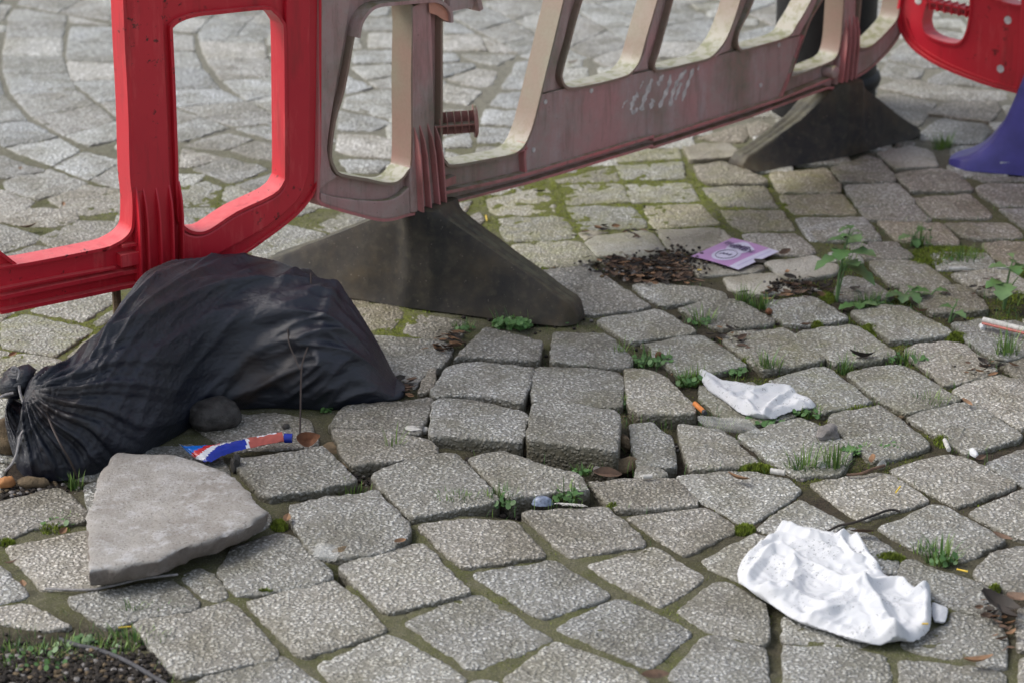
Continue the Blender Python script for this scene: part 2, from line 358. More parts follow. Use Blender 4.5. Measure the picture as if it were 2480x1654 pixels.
# ------------------------------------------------------------ setts traced from the pavement (crop coordinates)
# (outline, height of the top in mm, flags)
T = []
def S(s, dz=0, fl='', nm=''): T.append((px(s), dz, fl, nm))
S("A 0,415 190,375 330,335 395,340 540,470 548,540 200,580 40,655 -120,690 -160,500", 3)
S("A 30,712 300,650 550,595 800,600 1000,800 600,955 275,968", 2)
S("A -200,760 0,820 190,1000 150,1025 0,1057 -200,1090")
S("A -150,1120 0,1085 170,1062 230,1090 455,1200 300,1225 0,1180 -150,1190")
S("A 430,1040 470,1000 700,975 1090,900 1265,1050 1225,1100 850,1165 740,1212 640,1190", 2)
S("A 1130,880 1260,830 1370,900 1440,985 1430,1030 1380,1045 1290,1020")
S("A 1385,850 1470,700 1760,615 1860,640 2100,870 2110,900 1860,960 1510,1005 1440,940", 3)
S("A 1555,1050 1850,970 2115,905 B 200,1050 360,1220 190,1285 0,1345 A 1930,1400 1870,1370", 2)
S("A 845,1195 900,1165 1200,1120 1440,1045 1480,1060 1620,1200 1760,1360 1740,1400 1560,1440 1250,1500 1170,1520 1100,1490", 4)
S("A 1250,1560 1300,1515 1580,1445 1770,1385 1830,1415 2060,1600 2000,1750 1300,1800")
S("B 350,1250 430,1270 860,1530 820,1600 500,1720 200,1700 0,1540 A 2005,1450 2130,1395", 0)
S("A 1465,155 1900,90 2040,65 2250,270 2240,290 1690,385 1640,350 1510,200", 9, '', 'heaved')
S("A 1835,435 2100,385 B 0,385 285,345 340,400 490,545 500,630 440,660 380,715 140,765 A 2100,760 1990,740 1940,690 1840,510", 8)
S("D 1230,1120 1400,1060 1700,1045 1950,1075 2010,1225 1950,1250 1500,1275 1390,1240", 1)
S("D 900,1275 1180,1240 1370,1290 1455,1410 1440,1440 1200,1500 950,1480")
S("A 495,245 640,228 700,240 640,275 500,278", 0)
S("A 530,310 700,290 700,520 560,480", 0)
S("A 1600,480 1690,480 1715,530 1700,560 1640,600 1500,640", 0)
S("E 10,1150 240,1150 600,1200 660,1240 680,1290 620,1310 140,1360 80,1300", 9)
S("B 275,230 450,170 680,110 800,120 860,170 1060,390 1050,410 870,440 520,510 480,480 270,270", 8, '', 'heaved')
S("B 880,130 960,110 1110,95 1330,180 1420,200 1570,240 1630,340 1620,350 1400,350 1130,390 1080,350 900,170", 10, '', 'heaved')
S("B 1635,290 1900,270 2180,268 2240,320 2325,420 2320,435 2100,450 1840,462 1760,430", 3)
S("B 1940,210 2000,180 2130,230 2140,255 1990,265 1935,255", 4)
S("E 1890,1110 2030,1105 2100,1160 2155,1185 2195,1375 1940,1365 1905,1200", 1)
S("F 165,1115 410,1140 520,1200 560,1260 680,1360 440,1385 240,1385 170,1180", 1, 'd')
S("C 150,255 380,235 560,225 860,270 935,340 900,380 620,555 555,545 300,400")
S("B 550,560 600,545 960,525 1120,530 1180,560 1355,735 1350,755 860,825 820,810 680,680", 4)
S("B 1210,485 1240,475 1700,450 1760,460 1990,660 1980,690 1510,765 1480,740", 2)
S("B 1875,515 2351,455 C 330,450 420,500 520,560 510,600 250,740 180,755 B 2230,750")
S("B 60,830 140,780 550,675 590,680 880,980 870,995 370,1115 330,1090", 4)
S("B 905,880 940,865 1390,785 1450,810 1770,1000 1770,1020 1400,1140 1320,1150", 1)
S("B 1620,820 2040,700 2100,725 C 320,885 310,915 60,1080 B 2080,1085 1950,1010", 0)
S("B 470,1180 560,1140 890,1000 960,1010 1400,1280 1400,1300 930,1475 880,1470")
S("B 1425,1215 1500,1180 1790,1035 1860,1040 2285,1235 2270,1260 2020,1470 1960,1450", 0, 'g')
S("B 1100,1540 1230,1440 1400,1300 1450,1305 1960,1500 2010,1560 1950,1740 1150,1740")
S("B 870,1560 960,1530 1060,1560 1000,1700 860,1700")
S("C 105,1520 330,1270 390,1262 700,1340 725,1380 728,1640 700,1720 350,1720")
S("C 155,1110 400,915 470,920 720,1060 738,1280 720,1325 640,1308 370,1240")
S("C 310,790 640,620 760,640 960,800 700,1000 540,905 440,870")
S("C 655,590 930,395 1220,550 1090,620 900,650")
S("C 1110,650 1250,580 1400,630 1540,735 1560,870 1400,860 1200,780 1000,700")
S("C 1000,300 1200,265 1440,230 1500,240 1750,400 1720,425 1330,530 1270,510")
S("C 1500,215 1620,165 1880,115 1960,120 2300,310 2280,325 1990,430 1930,450 1860,410", 1)
S("C 2110,180 2351,75 2480,200 2480,360 2340,305", 1)
S("C 1430,580 1540,540 1770,430 1860,450 2220,650 2210,670 1960,790 1900,760 1680,720", 1)
S("C 2000,495 2060,450 2351,330 2500,400 2480,650 2360,665")
S("C 2030,860 2140,740 2300,690 2480,720 2600,900 2360,1000 2150,940", 2)
S("C 1575,800 1650,775 1800,850 2050,910 2180,1000 2200,1160 2100,1140 1900,1090 1760,1020 1600,960 1560,900")
S("C 1890,1110 2190,1170 2240,1290 2235,1480 2050,1450 1760,1390 1560,1340 1570,1310 1760,1250 1860,1190", -2)
S("C 825,1140 1000,1100 1400,1200 1540,1310 1300,1345 835,1305", -2)
S("C 825,1320 1300,1345 1465,1385 1490,1440 1510,1640 1500,1740 860,1740")
S("C 1565,1420 1750,1430 2200,1490 2240,1520 2240,1640 2100,1740 1580,1740")
S("C 2315,1090 2500,1060 2520,1330 2310,1345"); S("C 2325,1395 2520,1380 2520,1700 2330,1700")
S("F 540,1180 920,1065 1000,1090 1260,1250 1250,1340 1180,1430 900,1440 840,1400 700,1300", 2)
S("F 1110,1075 1150,1050 1430,1000 1500,1030 1745,1220 1740,1255 1440,1340 1390,1330 1250,1230", 4)
S("F 1610,1065 1700,1030 1990,970 2060,990 2335,1180 2330,1200 2060,1280 1980,1290 1840,1200", 3)
S("F 1230,790 1440,745 1600,745 1670,780 1940,945 1930,960 1620,1040 1560,1020 1400,930", 4)
S("F 740,830 840,800 1040,750 1120,760 1380,960 1390,975 1160,1025 1050,1040 950,1000", 3)
S("F 300,870 420,880 640,850 700,900 910,1050 700,1100 640,1110 430,1060 310,960", 1)
S("F 60,590 160,560 310,550 370,580 590,730 590,745 400,780 170,805 130,760 0,680 E 2040,620 1960,610", 4)
S("F 445,560 520,530 820,505 880,530 1090,690 1085,705 820,750 700,770 640,730 460,600", 5, 'g')
S("F 900,550 960,515 1240,480 1310,500 1535,660 1535,680 1390,710 1160,720 1080,680", 6)
S("F 1250,400 1440,365 1600,370 1660,400 1885,520 1880,545 1600,575 1500,580 1380,480", 5)
S("F 1600,640 1700,600 1900,590 1970,610 2180,760 2150,800 1880,855 1840,860 1760,780 1620,680", 3)
S("F 1895,895 1990,850 2200,800 2320,830 2480,950 2480,1120 2320,1140 2250,1100 1950,930", 2)
S("F 1890,480 2080,455 2320,460 2420,560 2420,660 2180,720 2130,690 1970,560", 2, 'd')
S("F 2200,730 2420,690 2520,740 2500,860 2351,850")
S("F 720,340 1000,310 1050,325 1235,440 1230,450 980,485 850,480 760,420", 3)
S("F 160,375 300,345 510,325 580,345 770,460 760,475 520,515 400,500", 3)
S("E 1690,460 1720,440 2070,385 2110,400 2305,520 2290,540 1900,590 1860,570", 5)
S("E 1910,235 2040,215 2351,250 F 440,275 480,320 400,325 70,360 20,340 E 1990,300", 3)
S("F 180,50 310,85 540,140 690,100 705,125 640,155 450,165 300,180 170,90", 2, 'p')
S("F 450,185 650,165 760,160 930,265 700,290 500,260", 3, 'p')
S("F 710,95 800,75 1020,50 1100,90 1170,110 1160,160 900,205 830,180", 1, 'p')
S("F 1190,200 1240,180 1370,195 1520,300 1500,325 1200,330 1150,300")
S("F 1370,95 1420,80 1690,85 1740,110 1885,215 1880,230 1580,240 1500,220", 2)
S("F 1560,250 1640,240 1950,235 2010,260 2115,370 2110,395 1830,405 1770,400", 4)
S("F 1890,160 1960,145 2210,135 2290,160 2400,230 2400,290 2130,290 2060,270", 2)
S("J 600,190 690,185 1080,182 1265,320 1230,345 800,352 700,280")
S("J 190,10 820,0 945,160 940,168 400,178 320,170 240,100", 1)
S("J 910,-20 1540,0 1710,170 1690,210 1400,200 1100,160", 1, 'b')
S("J 1580,0 2200,-10 2340,130 2200,150 1850,150 1740,120", 2, 'b')
S("J 1940,190 2400,185 2450,420 2180,415 2080,350 1960,240", 0, 'b')
S("E 780,700 985,500 1100,530 1335,592 1318,705 1100,695 870,678", 12, '', 'heaved')
S("E 1410,545 1450,530 1700,540 1780,560 1910,690 1900,745 1750,745 1400,715", 8)
S("E 640,900 740,750 860,715 1000,720 1285,755 1280,780 1215,985 1150,965 1000,935 860,925 660,935", 10, '', 'heaved')
S("E 1290,750 1320,740 1700,765 1830,780 1850,810 1845,1000 1700,1000 1275,965", 8, '', 'heaved')
S("E 650,975 690,950 900,955 1240,1045 1245,1080 1210,1225 1000,1205 630,1180", 15, '', 'heaved')
S("E 1275,1000 1300,975 1500,985 1815,1025 1828,1060 1812,1275 1690,1262 1480,1228 1250,1195", 27, '', 'heaved')
S("E 0,1110 90,1000 460,960 640,935 645,970 560,1175 360,1155 0,1125", 10)
S("E 1860,760 2010,760 2100,800 2290,980 2310,1030 2290,1045 1960,1045 1890,1010", 10, '', 'heaved')
S("E 240,555 340,560 680,580 770,620 770,650 700,750 650,750 530,880 400,800 300,740", 2)
S("E 60,300 455,385 470,410 385,525 200,510 100,400", 0, 'b')
S("E 480,500 530,400 860,470 830,560 640,575 470,545", 0, 'b')
S("E 1280,150 1500,120 1640,120 1800,220 2030,370 1900,390 1650,425 1560,400 1440,300 1310,200", 3)
S("E 550,915 625,760 670,755 650,890", 6, 'b')
S("E 1000,300 1100,250 1300,330 1350,420 1200,470", -2)
# middle field between the mossy arcs
S("H 730,1305 900,1270 830,1360 780,1400 745,1360", 0)
S("H 860,1390 940,1345 965,1380 955,1415 900,1430", 2)
S("H 930,1490 1040,1485 1085,1570 1010,1600 950,1570", 0)
S("Q 240,0 460,0 400,70 350,130 290,130", 0, 'b')
S("H 990,1262 1370,1180 1410,1250 1425,1350 1100,1365 1010,1340", 0, 'm')
S("H 1070,1385 1400,1370 1470,1380 1555,1490 1130,1520", 0, 'm')
S("Q 690,110 830,90 1160,90 1260,140 1315,255 1050,275 760,285 720,200", 0, 'm')
S("Q 805,310 1050,285 1340,275 1500,420 1470,470 1250,490 930,500 850,430", 0, 'bm')
S("Q 1250,10 1440,0 1770,5 1900,130 1890,170 1500,190 1370,190", 0, 'm')
S("Q 1400,290 1500,240 1890,195 1970,240 2065,370 1780,420 1500,400", 1, 'p')
S("Q 1350,210 1450,200 1600,205 1450,250 1400,280", 0, 'p')
S("H 1410,1150 1770,1060 1800,1085 1830,1150 1440,1160", 0, 'm')
S("H 1445,1175 1835,1165 1900,1280 1500,1295", 0, 'm')
S("Q 1900,10 2351,0 2500,150 2050,160 1960,150", 0, 'bm')
S("Q 1980,190 2500,170 2500,340 2351,365 2110,370", 1, 'p')
S("Q 1510,430 1750,440 1900,390 1920,430 1880,480 1600,480", 0, 'p')
S("I 0,1165 240,1155 300,1275 40,1280 -120,1290 -180,1170", 0, 'm')
S("I 0,1035 190,1025 205,1130 -190,1145 -230,1040", 0, 'm')
S("I -60,1305 300,1295 420,1425 10,1440 -20,1400", 0, 'bm')
S("I 10,940 160,925 180,1005 -60,1015 -220,1025 -260,960", 0, 'm')
S("I 40,1465 440,1445 545,1560 520,1600 120,1590", 0, 'p')
S("I 200,930 330,905 480,905 540,950 510,990 240,1010", 8, 'p')
S("I 265,1040 460,1020 720,1130 730,1155 520,1160 340,1150 300,1110", 6, 'b')
S("I 320,1190 700,1165 780,1290 800,1315 440,1305 360,1240", 0, 'bm')
S("I 430,1330 820,1335 900,1450 570,1465 500,1420", 0, 'bm')
S("I 570,1485 900,1470 1030,1570 1000,1620 640,1600", 0)
S("I 740,1090 1100,1065 1190,1180 1180,1215 805,1215", 0, 'bm')
S("I 805,1235 1200,1228 1290,1345 1275,1358 905,1358 860,1320", 0, 'bm')
S("I 905,1378 1340,1375 1440,1500 1430,1512 1000,1518", 2)
S("I 1130,1060 1360,985 1430,1000 1540,1115 1530,1145 1200,1150", 2)
S("I 1215,1170 1550,1158 1645,1255 1660,1290 1300,1310", 1)
S("I 1305,1315 1665,1300 1760,1385 1740,1400 1370,1390", 1)
S("I 1420,965 1640,920 1770,960 1810,1050 1540,1060", 4, 'p')
S("I 1535,1100 1830,1060 1930,1100 2030,1190 2010,1205 1640,1200", 4, 'b')
S("I 1650,1255 2000,1225 2150,1360 2130,1380 1780,1375", 1, 'b')
S("I 2050,1180 2090,1160 2400,1170 2400,1300 2200,1300 2080,1230", 2)
S("I 2190,1320 2450,1310 2480,1470 2360,1450", 2)
S("I 2020,1118 2351,1120 2420,1145 2100,1145")
S("I 1740,800 1840,750 2100,790 2130,830 2080,900 1900,905 1700,880 1700,850", 2)
S("I 1740,720 1850,650 2180,640 2200,690 2130,770 1900,740", 3, 'b')
S("I 1400,620 1480,590 1800,650 1700,790 1650,800 1450,680", 1, 'b')
S("I 1430,560 1580,500 2000,560 2240,580 2230,640 1850,640 1500,575", 0)
S("I 1760,490 1900,430 2250,530 2240,560 1740,525"); S("I 1440,480 1480,390 1720,440 1690,490 1560,500")
S("I 1480,375 1560,320 1720,355 1860,420 1740,430"); S("I 1500,335 1640,240 1700,320 1600,360")
S("I 1890,940 1960,920 2050,930 1960,1000 1890,980"); S("I 1540,900 1640,890 1660,915 1560,950")
S("I 290,870 560,790 600,800 600,870 580,895 400,890", 2, 'b')
S("I 600,780 680,760 760,800 700,840 620,870", 2, 'b')
# around the bag and the red barrier
S("D 10,470 160,420 570,510 590,520 340,680 20,620", 3); S("D 190,400 400,300 740,275 750,320 520,470 300,420", 1)
S("D -150,560 -20,490 0,620 -150,640"); S("D 0,650 90,660 310,695 400,715 240,820 100,800 -60,760")
S("D 590,480 750,370 800,400 640,495 600,500"); S("D 420,690 600,540 700,560 560,680")
S("D -160,460 0,400 110,395 0,470 -120,520"); S("D -150,830 0,780 60,800 0,860 -100,880")
S("D 1500,110 1640,10 1840,20 1700,90 1690,130")
# bottom left rows behind the red barrier
S("G 30,1140 310,1070 550,1155 470,1200 240,1265 40,1200"); S("G -60,1210 0,1200 210,1275 170,1330 0,1350 -50,1330")
S("G 300,1260 540,1170 780,1210 780,1330 500,1370"); S("G -60,1350 180,1315 490,1325 490,1395 330,1440 120,1420 -40,1390")
S("G 240,1500 500,1400 740,1400 800,1480 500,1590 320,1560"); S("G -60,1430 0,1420 250,1490 230,1530 0,1600 -60,1580")
S("G 10,1620 220,1550 420,1600 200,1680"); S("G 500,1610 800,1500 1000,1600 700,1660")
S("G 1140,1210 1300,1150 1400,1190 1350,1300 1140,1300"); S("G 1150,1320 1380,1320 1480,1360 1300,1470 1150,1420")
S("G 1150,940 1380,985 1420,1000 1200,1060 1140,1060"); S("G 1220,1070 1440,1000 1560,1030 1700,1070 1470,1160")
S("G 1490,1175 1740,1090 1900,1150 1700,1240"); S("G 1430,1180 1470,1180 1680,1250 1560,1300 1400,1290")
S("G 1400,1310 1560,1310 1760,1260 2000,1330 1700,1420 1500,1400"); S("G 1980,1440 2200,1330 2460,1380 2300,1500 2090,1470")
S("G 1500,1560 1750,1420 1900,1440 2060,1480 2000,1560 1700,1640")
S("G 1630,892 1800,930 1780,1020 1590,995 1460,955"); S("G -60,985 20,985 150,1040 290,1078 30,1130 -60,1120")
S("G 1150,925 1420,845 1600,880 1420,950"); S("G 1720,900 2090,990 2060,1100 1760,1030")
# holes of the faded barrier and the field behind it
for s in ("H 220,60 340,40 370,40 365,95 240,95", "H 195,110 410,110 410,195 190,190", "H 245,210 410,210 410,305 240,300",
          "H 150,320 410,320 410,395 140,400", "H 130,420 410,410 400,475 230,505", "H 105,480 270,555 100,595", "H 240,520 410,490 410,560 300,555",
          "H 100,615 300,575 420,575 390,760 230,710 80,680", "H 60,700 390,775 260,830 50,820", "H 50,850 290,860 420,890 410,1000 150,990 40,950",
          "H 60,1010 380,1020 300,1090 120,1090", "H 150,150 185,190 180,305 215,310 130,300",
          "H 720,140 760,120 920,210 720,207", "H 720,225 945,222 985,320 720,320", "H 965,235 1080,275 1190,340 1010,325",
          "H 720,335 790,340 815,382 720,390", "H 830,345 1180,350 1050,415 870,375", "H 720,405 900,400 920,425 720,488",
          "H 740,500 930,440 1055,455 1020,540 965,555 850,535", "H 720,530 955,580 870,665 720,635", "H 720,690 860,700 800,735 720,740",
          "H 1150,460 1170,395 1290,385 1240,560 1090,565 1080,550", "H 1070,590 1240,580 1200,690 1010,665", "H 980,690 1210,700 1170,795 950,785",
          "H 940,810 1180,820 1170,900 930,905", "H 930,935 1100,930 1000,985 920,975", "H 720,880 880,840 890,930 720,935", "H 725,960 860,990 800,1030 740,1000",
          "H 720,760 880,740 890,830 720,860"):
    S(s, 0, 'f')
def ribbon(seq, fl='f'):
    for a, b in zip(seq[:-1], seq[1:]):
        a, b = px(a), px(b)
        T.append(([a[0], a[1], b[1], b[0]], 0, fl+'r', ''))
ribbon(["G 50,125 425,135", "G 30,240 400,240", "G 10,352 405,355", "G 15,467 435,465", "G 70,602 495,572", "G 200,745 610,660", "G 400,862 740,765", "G 560,930 930,840"])
ribbon(["G -340,240 -5,235", "G -350,352 -10,345", "G -340,467 -10,465", "G -250,620 30,600", "G -140,790 180,760", "G 20,935 380,870", "G 335,1055 520,955", "G 560,1145 790,1015", "G 800,1215 1100,1085"])
ribbon(["G 445,165 790,170", "G 420,270 770,275", "G 415,390 780,395", "G 450,515 860,500", "G 625,655 960,600", "G 740,745 1110,690", "G 930,835 1290,745", "G 1130,905 1470,810"])
ribbon(["G 850,180 1230,225", "G 800,320 1240,325", "G 800,430 1290,435", "G 900,570 1400,560", "G 1110,680 1560,640", "G 1290,745 1700,700", "G 1480,805 1890,760"])
ribbon(["G 1250,205 1680,250", "G 1255,262 1680,275", "G 1295,375 1700,370", "G 1395,510 1760,480", "G 1560,645 1870,570", "G 1700,700 2090,665"])
ribbon(["G 1470,810 1890,760", "G 1700,885 2090,860", "G 1900,930 2150,900"])
ribbon(["G 90,50 30,130", "G 430,100 430,140", "G 700,160 700,165"])
ribbon(["G 100,30 180,-60", "G 370,85 520,0", "G 690,130 800,60", "G 850,180 1000,100", "G 1240,210 1340,110", "G 1500,230 1570,140", "G 1690,250 1800,170"])
ribbon(["G 520,0 640,-80", "G 800,60 900,-30", "G 1000,100 1100,20", "G 1340,110 1450,30", "G 1570,140 1690,50", "G 1800,170 1900,90", "G 2090,200 2160,120"])
ribbon(["G -340,20 -340,235", "G 80,30 30,130"])
ribbon(["H 600,20 780,-60", "H 750,100 960,20", "H 930,200 1160,130", "H 1090,275 1330,225", "H 1190,350 1500,305", "H 1290,385 1640,370"])
ribbon(["H 960,20 1280,-60", "H 1160,130 1440,30", "H 1330,225 1600,100", "H 1500,305 1760,190", "H 1640,370 1900,285", "H 1780,440 2050,370"])
ribbon(["H 1280,-60 1560,-80", "H 1420,10 1700,25", "H 1570,75 1870,100", "H 1730,170 2080,170", "H 1880,275 2300,260", "H 2060,370 2500,340"])
ribbon(["H 1560,-80 1900,-100", "H 1700,25 2000,-30", "H 1870,100 2170,10", "H 2080,170 2420,110", "H 2300,260 2660,230", "H 2500,340 2850,330"])
ribbon(["H 1900,-100 2200,-140", "H 2000,-30 2300,-80", "H 2170,60 2440,-10", "H 2310,140 2640,80", "H 2450,240 2790,160", "H 2660,250 2990,250"])
ribbon(["I 260,-80 500,-140", "I 400,-10 640,-70", "I 600,85 800,10", "I 760,165 1000,120", "I 950,260 1200,220", "I 1150,360 1400,330"])
ribbon(["I 1300,480 1440,480", "I 1240,560 1430,560", "I 1200,620 1400,625"])
ribbon(["I 1350,30 1560,-10", "I 1380,130 1640,80", "I 1460,230 1700,170", "I 1640,250 1900,200", "I 1850,300 2100,240"])

# occupancy of the ground by setts (4 mm raster) for the joints, moss and the filler rows
RX0, RX1, RY0, RY1, RS = -1.9, 1.9, 2.2, 7.2, .004
occ = np.zeros((int((RY1-RY0)/RS), int((RX1-RX0)/RS)), bool)
def mark(P, val=True, test=False):
    xs = [p[0] for p in P]; ys = [p[1] for p in P]
    i0, i1 = max(0, int((min(ys)-RY0)/RS)), min(occ.shape[0], int((max(ys)-RY0)/RS)+2)
    j0, j1 = max(0, int((min(xs)-RX0)/RS)), min(occ.shape[1], int((max(xs)-RX0)/RS)+2)
    if i1 <= i0 or j1 <= j0: return 0
    yy, xx = np.mgrid[i0:i1, j0:j1]; ins = inpoly(xx*RS+RX0, yy*RS+RY0, P)
    if test: return float((occ[i0:i1, j0:j1] & ins).sum())/max(1, ins.sum())
    occ[i0:i1, j0:j1] |= ins; return 1
def insetp(P, d):
    c = Vector((sum(p[0] for p in P)/len(P), sum(p[1] for p in P)/len(P)))
    return [tuple(Vector(p[:2])+(c-Vector(p[:2])).normalized()*min(d, .45*(c-Vector(p[:2])).length)) for p in P]
def algae_at(x, y):
    """how green the stones are by place: strongest along the drip line of the barrier"""
    a = .12
    for (cx, cy, rx, ry, v) in ALG:
        a = max(a, v*math.exp(-(((x-cx)/rx)**2+((y-cy)/ry)**2)))
    return min(1, a)
ALG = [(1500, 500, 330, 130, .9), (500, 560, 380, 130, .6), (1900, 420, 260, 110, .8), (100, 820, 300, 130, .75), (900, 560, 200, 90, .6), (1900, 900, 500, 220, .5), (2300, 700, 300, 220, .5), (860, 800, 120, 100, .6)]
# ---- one sett
def sett_geo(P, dz, seed, top=None):
    """rounded, uneven cut stone from a ground outline; top tilts slightly"""
    rnd = random.Random(seed)
    # resample outline, round corners, roughen
    P = [Vector(p[:2]) for p in P]; area = sum(P[i-1].x*P[i].y-P[i].x*P[i-1].y for i in range(len(P)))
    if area < 0: P = P[::-1]
    Q = []
    for i in range(len(P)):
        a, b = P[i-1], P[i]; L = (b-a).length; n = max(1, int(L/.0075))
        for k in range(n): Q.append(a.lerp(b, k/n))
    n = len(Q); Q = [(Q[i-1]+Q[i]*2+Q[(i+1) % n])/4 for i in range(n)]
    c = sum(Q, Vector((0, 0)))/n; out = []
    for i, q in enumerate(Q):
        d = (q-c).normalized(); v = noise.noise(Vector((q.x*50+seed, q.y*50, 1)))*.0030+noise.noise(Vector((q.x*170, q.y*170+seed, 3)))*.0022
        out.append(q+d*(v+.0034))
    tx, ty = rnd.uniform(-.012, .012), rnd.uniform(-.012, .012)
    R = max(.03, min((q-c).length for q in out))
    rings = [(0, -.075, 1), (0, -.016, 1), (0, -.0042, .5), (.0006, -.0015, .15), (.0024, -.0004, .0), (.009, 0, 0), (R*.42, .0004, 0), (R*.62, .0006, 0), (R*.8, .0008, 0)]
    V = []; A = []
    for (ins, zz, ed) in rings:
        for q in out:
            d = (c-q); L = d.length; f = ins/R if ins > .011 else min(.3, ins/max(L, 1e-6))
            p = q+d*f; x, y = p.x, p.y
            z = dz+zz+(x-c.x)*tx+(y-c.y)*ty
            if zz > -.01:
                z += noise.noise(Vector((x*26, y*26, seed*.37)))*.0026+noise.noise(Vector((x*95, y*95, seed)))*.0016
                z += noise.noise(Vector((x*230, y*230, seed*.1)))*.0009
            V.append((x, y, z)); A.append(ed)
    V.append((c.x, c.y, dz+.0008)); A.append(0)
    Fc = []
    for r in range(len(rings)-1):
        for i in range(n): Fc.append((r*n+i, r*n+(i+1) % n, (r+1)*n+(i+1) % n, (r+1)*n+i))
    last = (len(rings)-1)*n
    for i in range(n): Fc.append((last+i, last+(i+1) % n, len(V)-1))
    return V, Fc, A
def attr(me, name, vals):
    a = me.color_attributes.new(name, 'FLOAT_COLOR', 'POINT')
    arr = np.ones((len(vals), 4), np.float32); arr[:, :3] = np.array(vals, np.float32)[:, None]
    a.data.foreach_set('color', arr.ravel())

LM = [("broken concrete slab", 150*1+ 400*1/1, 1255), ]
LM = [("broken concrete slab", 410, 1240), ("blue and red toothpaste tube", 570, 1075), ("black sandbag", 450, 830), ("big crumpled white paper", 1990, 1390),
      ("small crumpled white tissue", 1830, 955), ("orange cigarette filter", 1697, 992), ("small grey loose stone", 2003, 1045), ("purple flyer", 1780, 615),
      ("pile of dead leaves", 1590, 655), ("tall leafy weed", 2035, 680), ("weed at the right edge", 2425, 730), ("white and orange stick", 2430, 795),
      ("leafy plant under the near rubber foot", 1240, 790), ("near rubber foot", 1000, 680), ("far rubber foot", 1990, 330), ("blue plastic foot", 2410, 360),
      ("tip of the sandbag", 975, 960), ("clear plastic vial", 785, 1335), ("moss clump in the joints", 1808, 1280), ("soil patch", 120, 1600), ("feather scrap in the gap", 1300, 1215),
      ("grass tuft below the grey stone", 2000, 1140), ("grass tuft right of the big paper", 2290, 1370), ("red barrier post", 370, 330), ("red barrier end loop", 740, 300), ("faded barrier post", 1030, 250),
      ("faded barrier panel", 1500, 280), ("black bollard", 1995, 180), ("right-hand red barrier", 2370, 100), ("white stub on the moss", 2300, 651),
      ("small mouldy white blob on a sett", 1000, 1035), ("top left corner of the photo", 60, 40), ("bottom edge centre of the photo", 1240, 1640), ("bottom right corner of the photo", 2440, 1620),
      ("left edge of the photo, halfway up", 20, 800), ("left edge of the photo, a third down", 60, 500), ("top edge of the photo, centre", 1300, 60), ("top edge of the photo, right of centre", 1650, 40), ("peg on the faded barrier", 1120, 300),
      ("left edge of the photo near the sandbag knot", 30, 930), ("cracked joint below the heaved setts", 1400, 1110), ("twig in the joint", 2080, 1260)]
used_lab = {}
def where(x, y, near=False):
    best = min(LM, key=lambda l: ((x-l[1])**2+((y-l[2])*1.6)**2))
    dx, dy = x-best[1], (y-best[2])*1.6
    d = math.hypot(dx, dy)
    if d < 55: pos = "right at"
    else:
        a = math.degrees(math.atan2(-dy, dx)) % 360
        pos = ["right of", "up-right of", "just above", "up-left of", "left of", "down-left of", "just below", "down-right of"][int((a+22.5)//45) % 8]
    return pos, best[0]
ORD = ["", "second ", "third ", "fourth ", "fifth ", "sixth ", "seventh ", "eighth ", "ninth ", "tenth "]
setts = []
for k, (P, dz, fl, nm) in enumerate(T):
    z = dz*.001; W = [gp(a, b, z) for a, b in P]
    if 'r' in fl: W = insetp(W, .0058)
    cx = sum(p[0] for p in P)/len(P); cy = sum(p[1] for p in P)/len(P)
    A0 = abs(sum(W[i-1][0]*W[i][1]-W[i][0]*W[i-1][1] for i in range(len(W))))/2
    if 'r' in fl or 'f' in fl:
        if A0 < .0004 or mark(W, test=True) > .2: continue
    mark(W)
    setts.append(dict(W=W, z=z, fl=fl, nm=nm, cx=cx, cy=cy, A=A0, seed=k))
# labels: nearest landmark, side of it, and rank by distance
grp = {}
for s in setts:
    s['pos'], s['lm'] = where(s['cx'], s['cy']); grp.setdefault((s['pos'], s['lm']), []).append(s)
for (pos, lm), L in grp.items():
    l = next(q for q in LM if q[0] == lm); L.sort(key=lambda s: math.hypot(s['cx']-l[1], (s['cy']-l[2])*1.6))
    for i, s in enumerate(L):
        kind = 'raised ' if s['nm'] == 'heaved' else ''
        col = 'pale smooth' if 'p' in s['fl'] else 'brownish' if 'b' in s['fl'] else 'combed grey' if 'g' in s['fl'] else 'green-filmed' if 'm' in s['fl'] else 'pale' if 'f' in s['fl'] else 'grey'
        sz = 'tiny ' if s['A'] < .004 else ''
        s['label'] = f"{sz}{kind}{col} sett {pos} the {lm}" + (f", {ORD[min(i, 9)].strip()} nearest" if i else "")
for s in setts:
    V, Fc, A = sett_geo(s['W'], s['z'], s['seed'])
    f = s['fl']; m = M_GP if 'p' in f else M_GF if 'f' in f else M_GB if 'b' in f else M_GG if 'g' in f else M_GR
    c = V[-1]
    o = mesh('paving_sett', V, Fc, m, org=(c[0], c[1], s['z']-.075), angle=None)
    tag(o, s['label'], 'paving stone', 'granite setts of the pavement')
    attr(o.data, 'edge', A); g = algae_at(s['cx'], s['cy']); g = max(g, .8 if 'm' in f else 0)
    attr(o.data, 'alg', [g]*len(A))

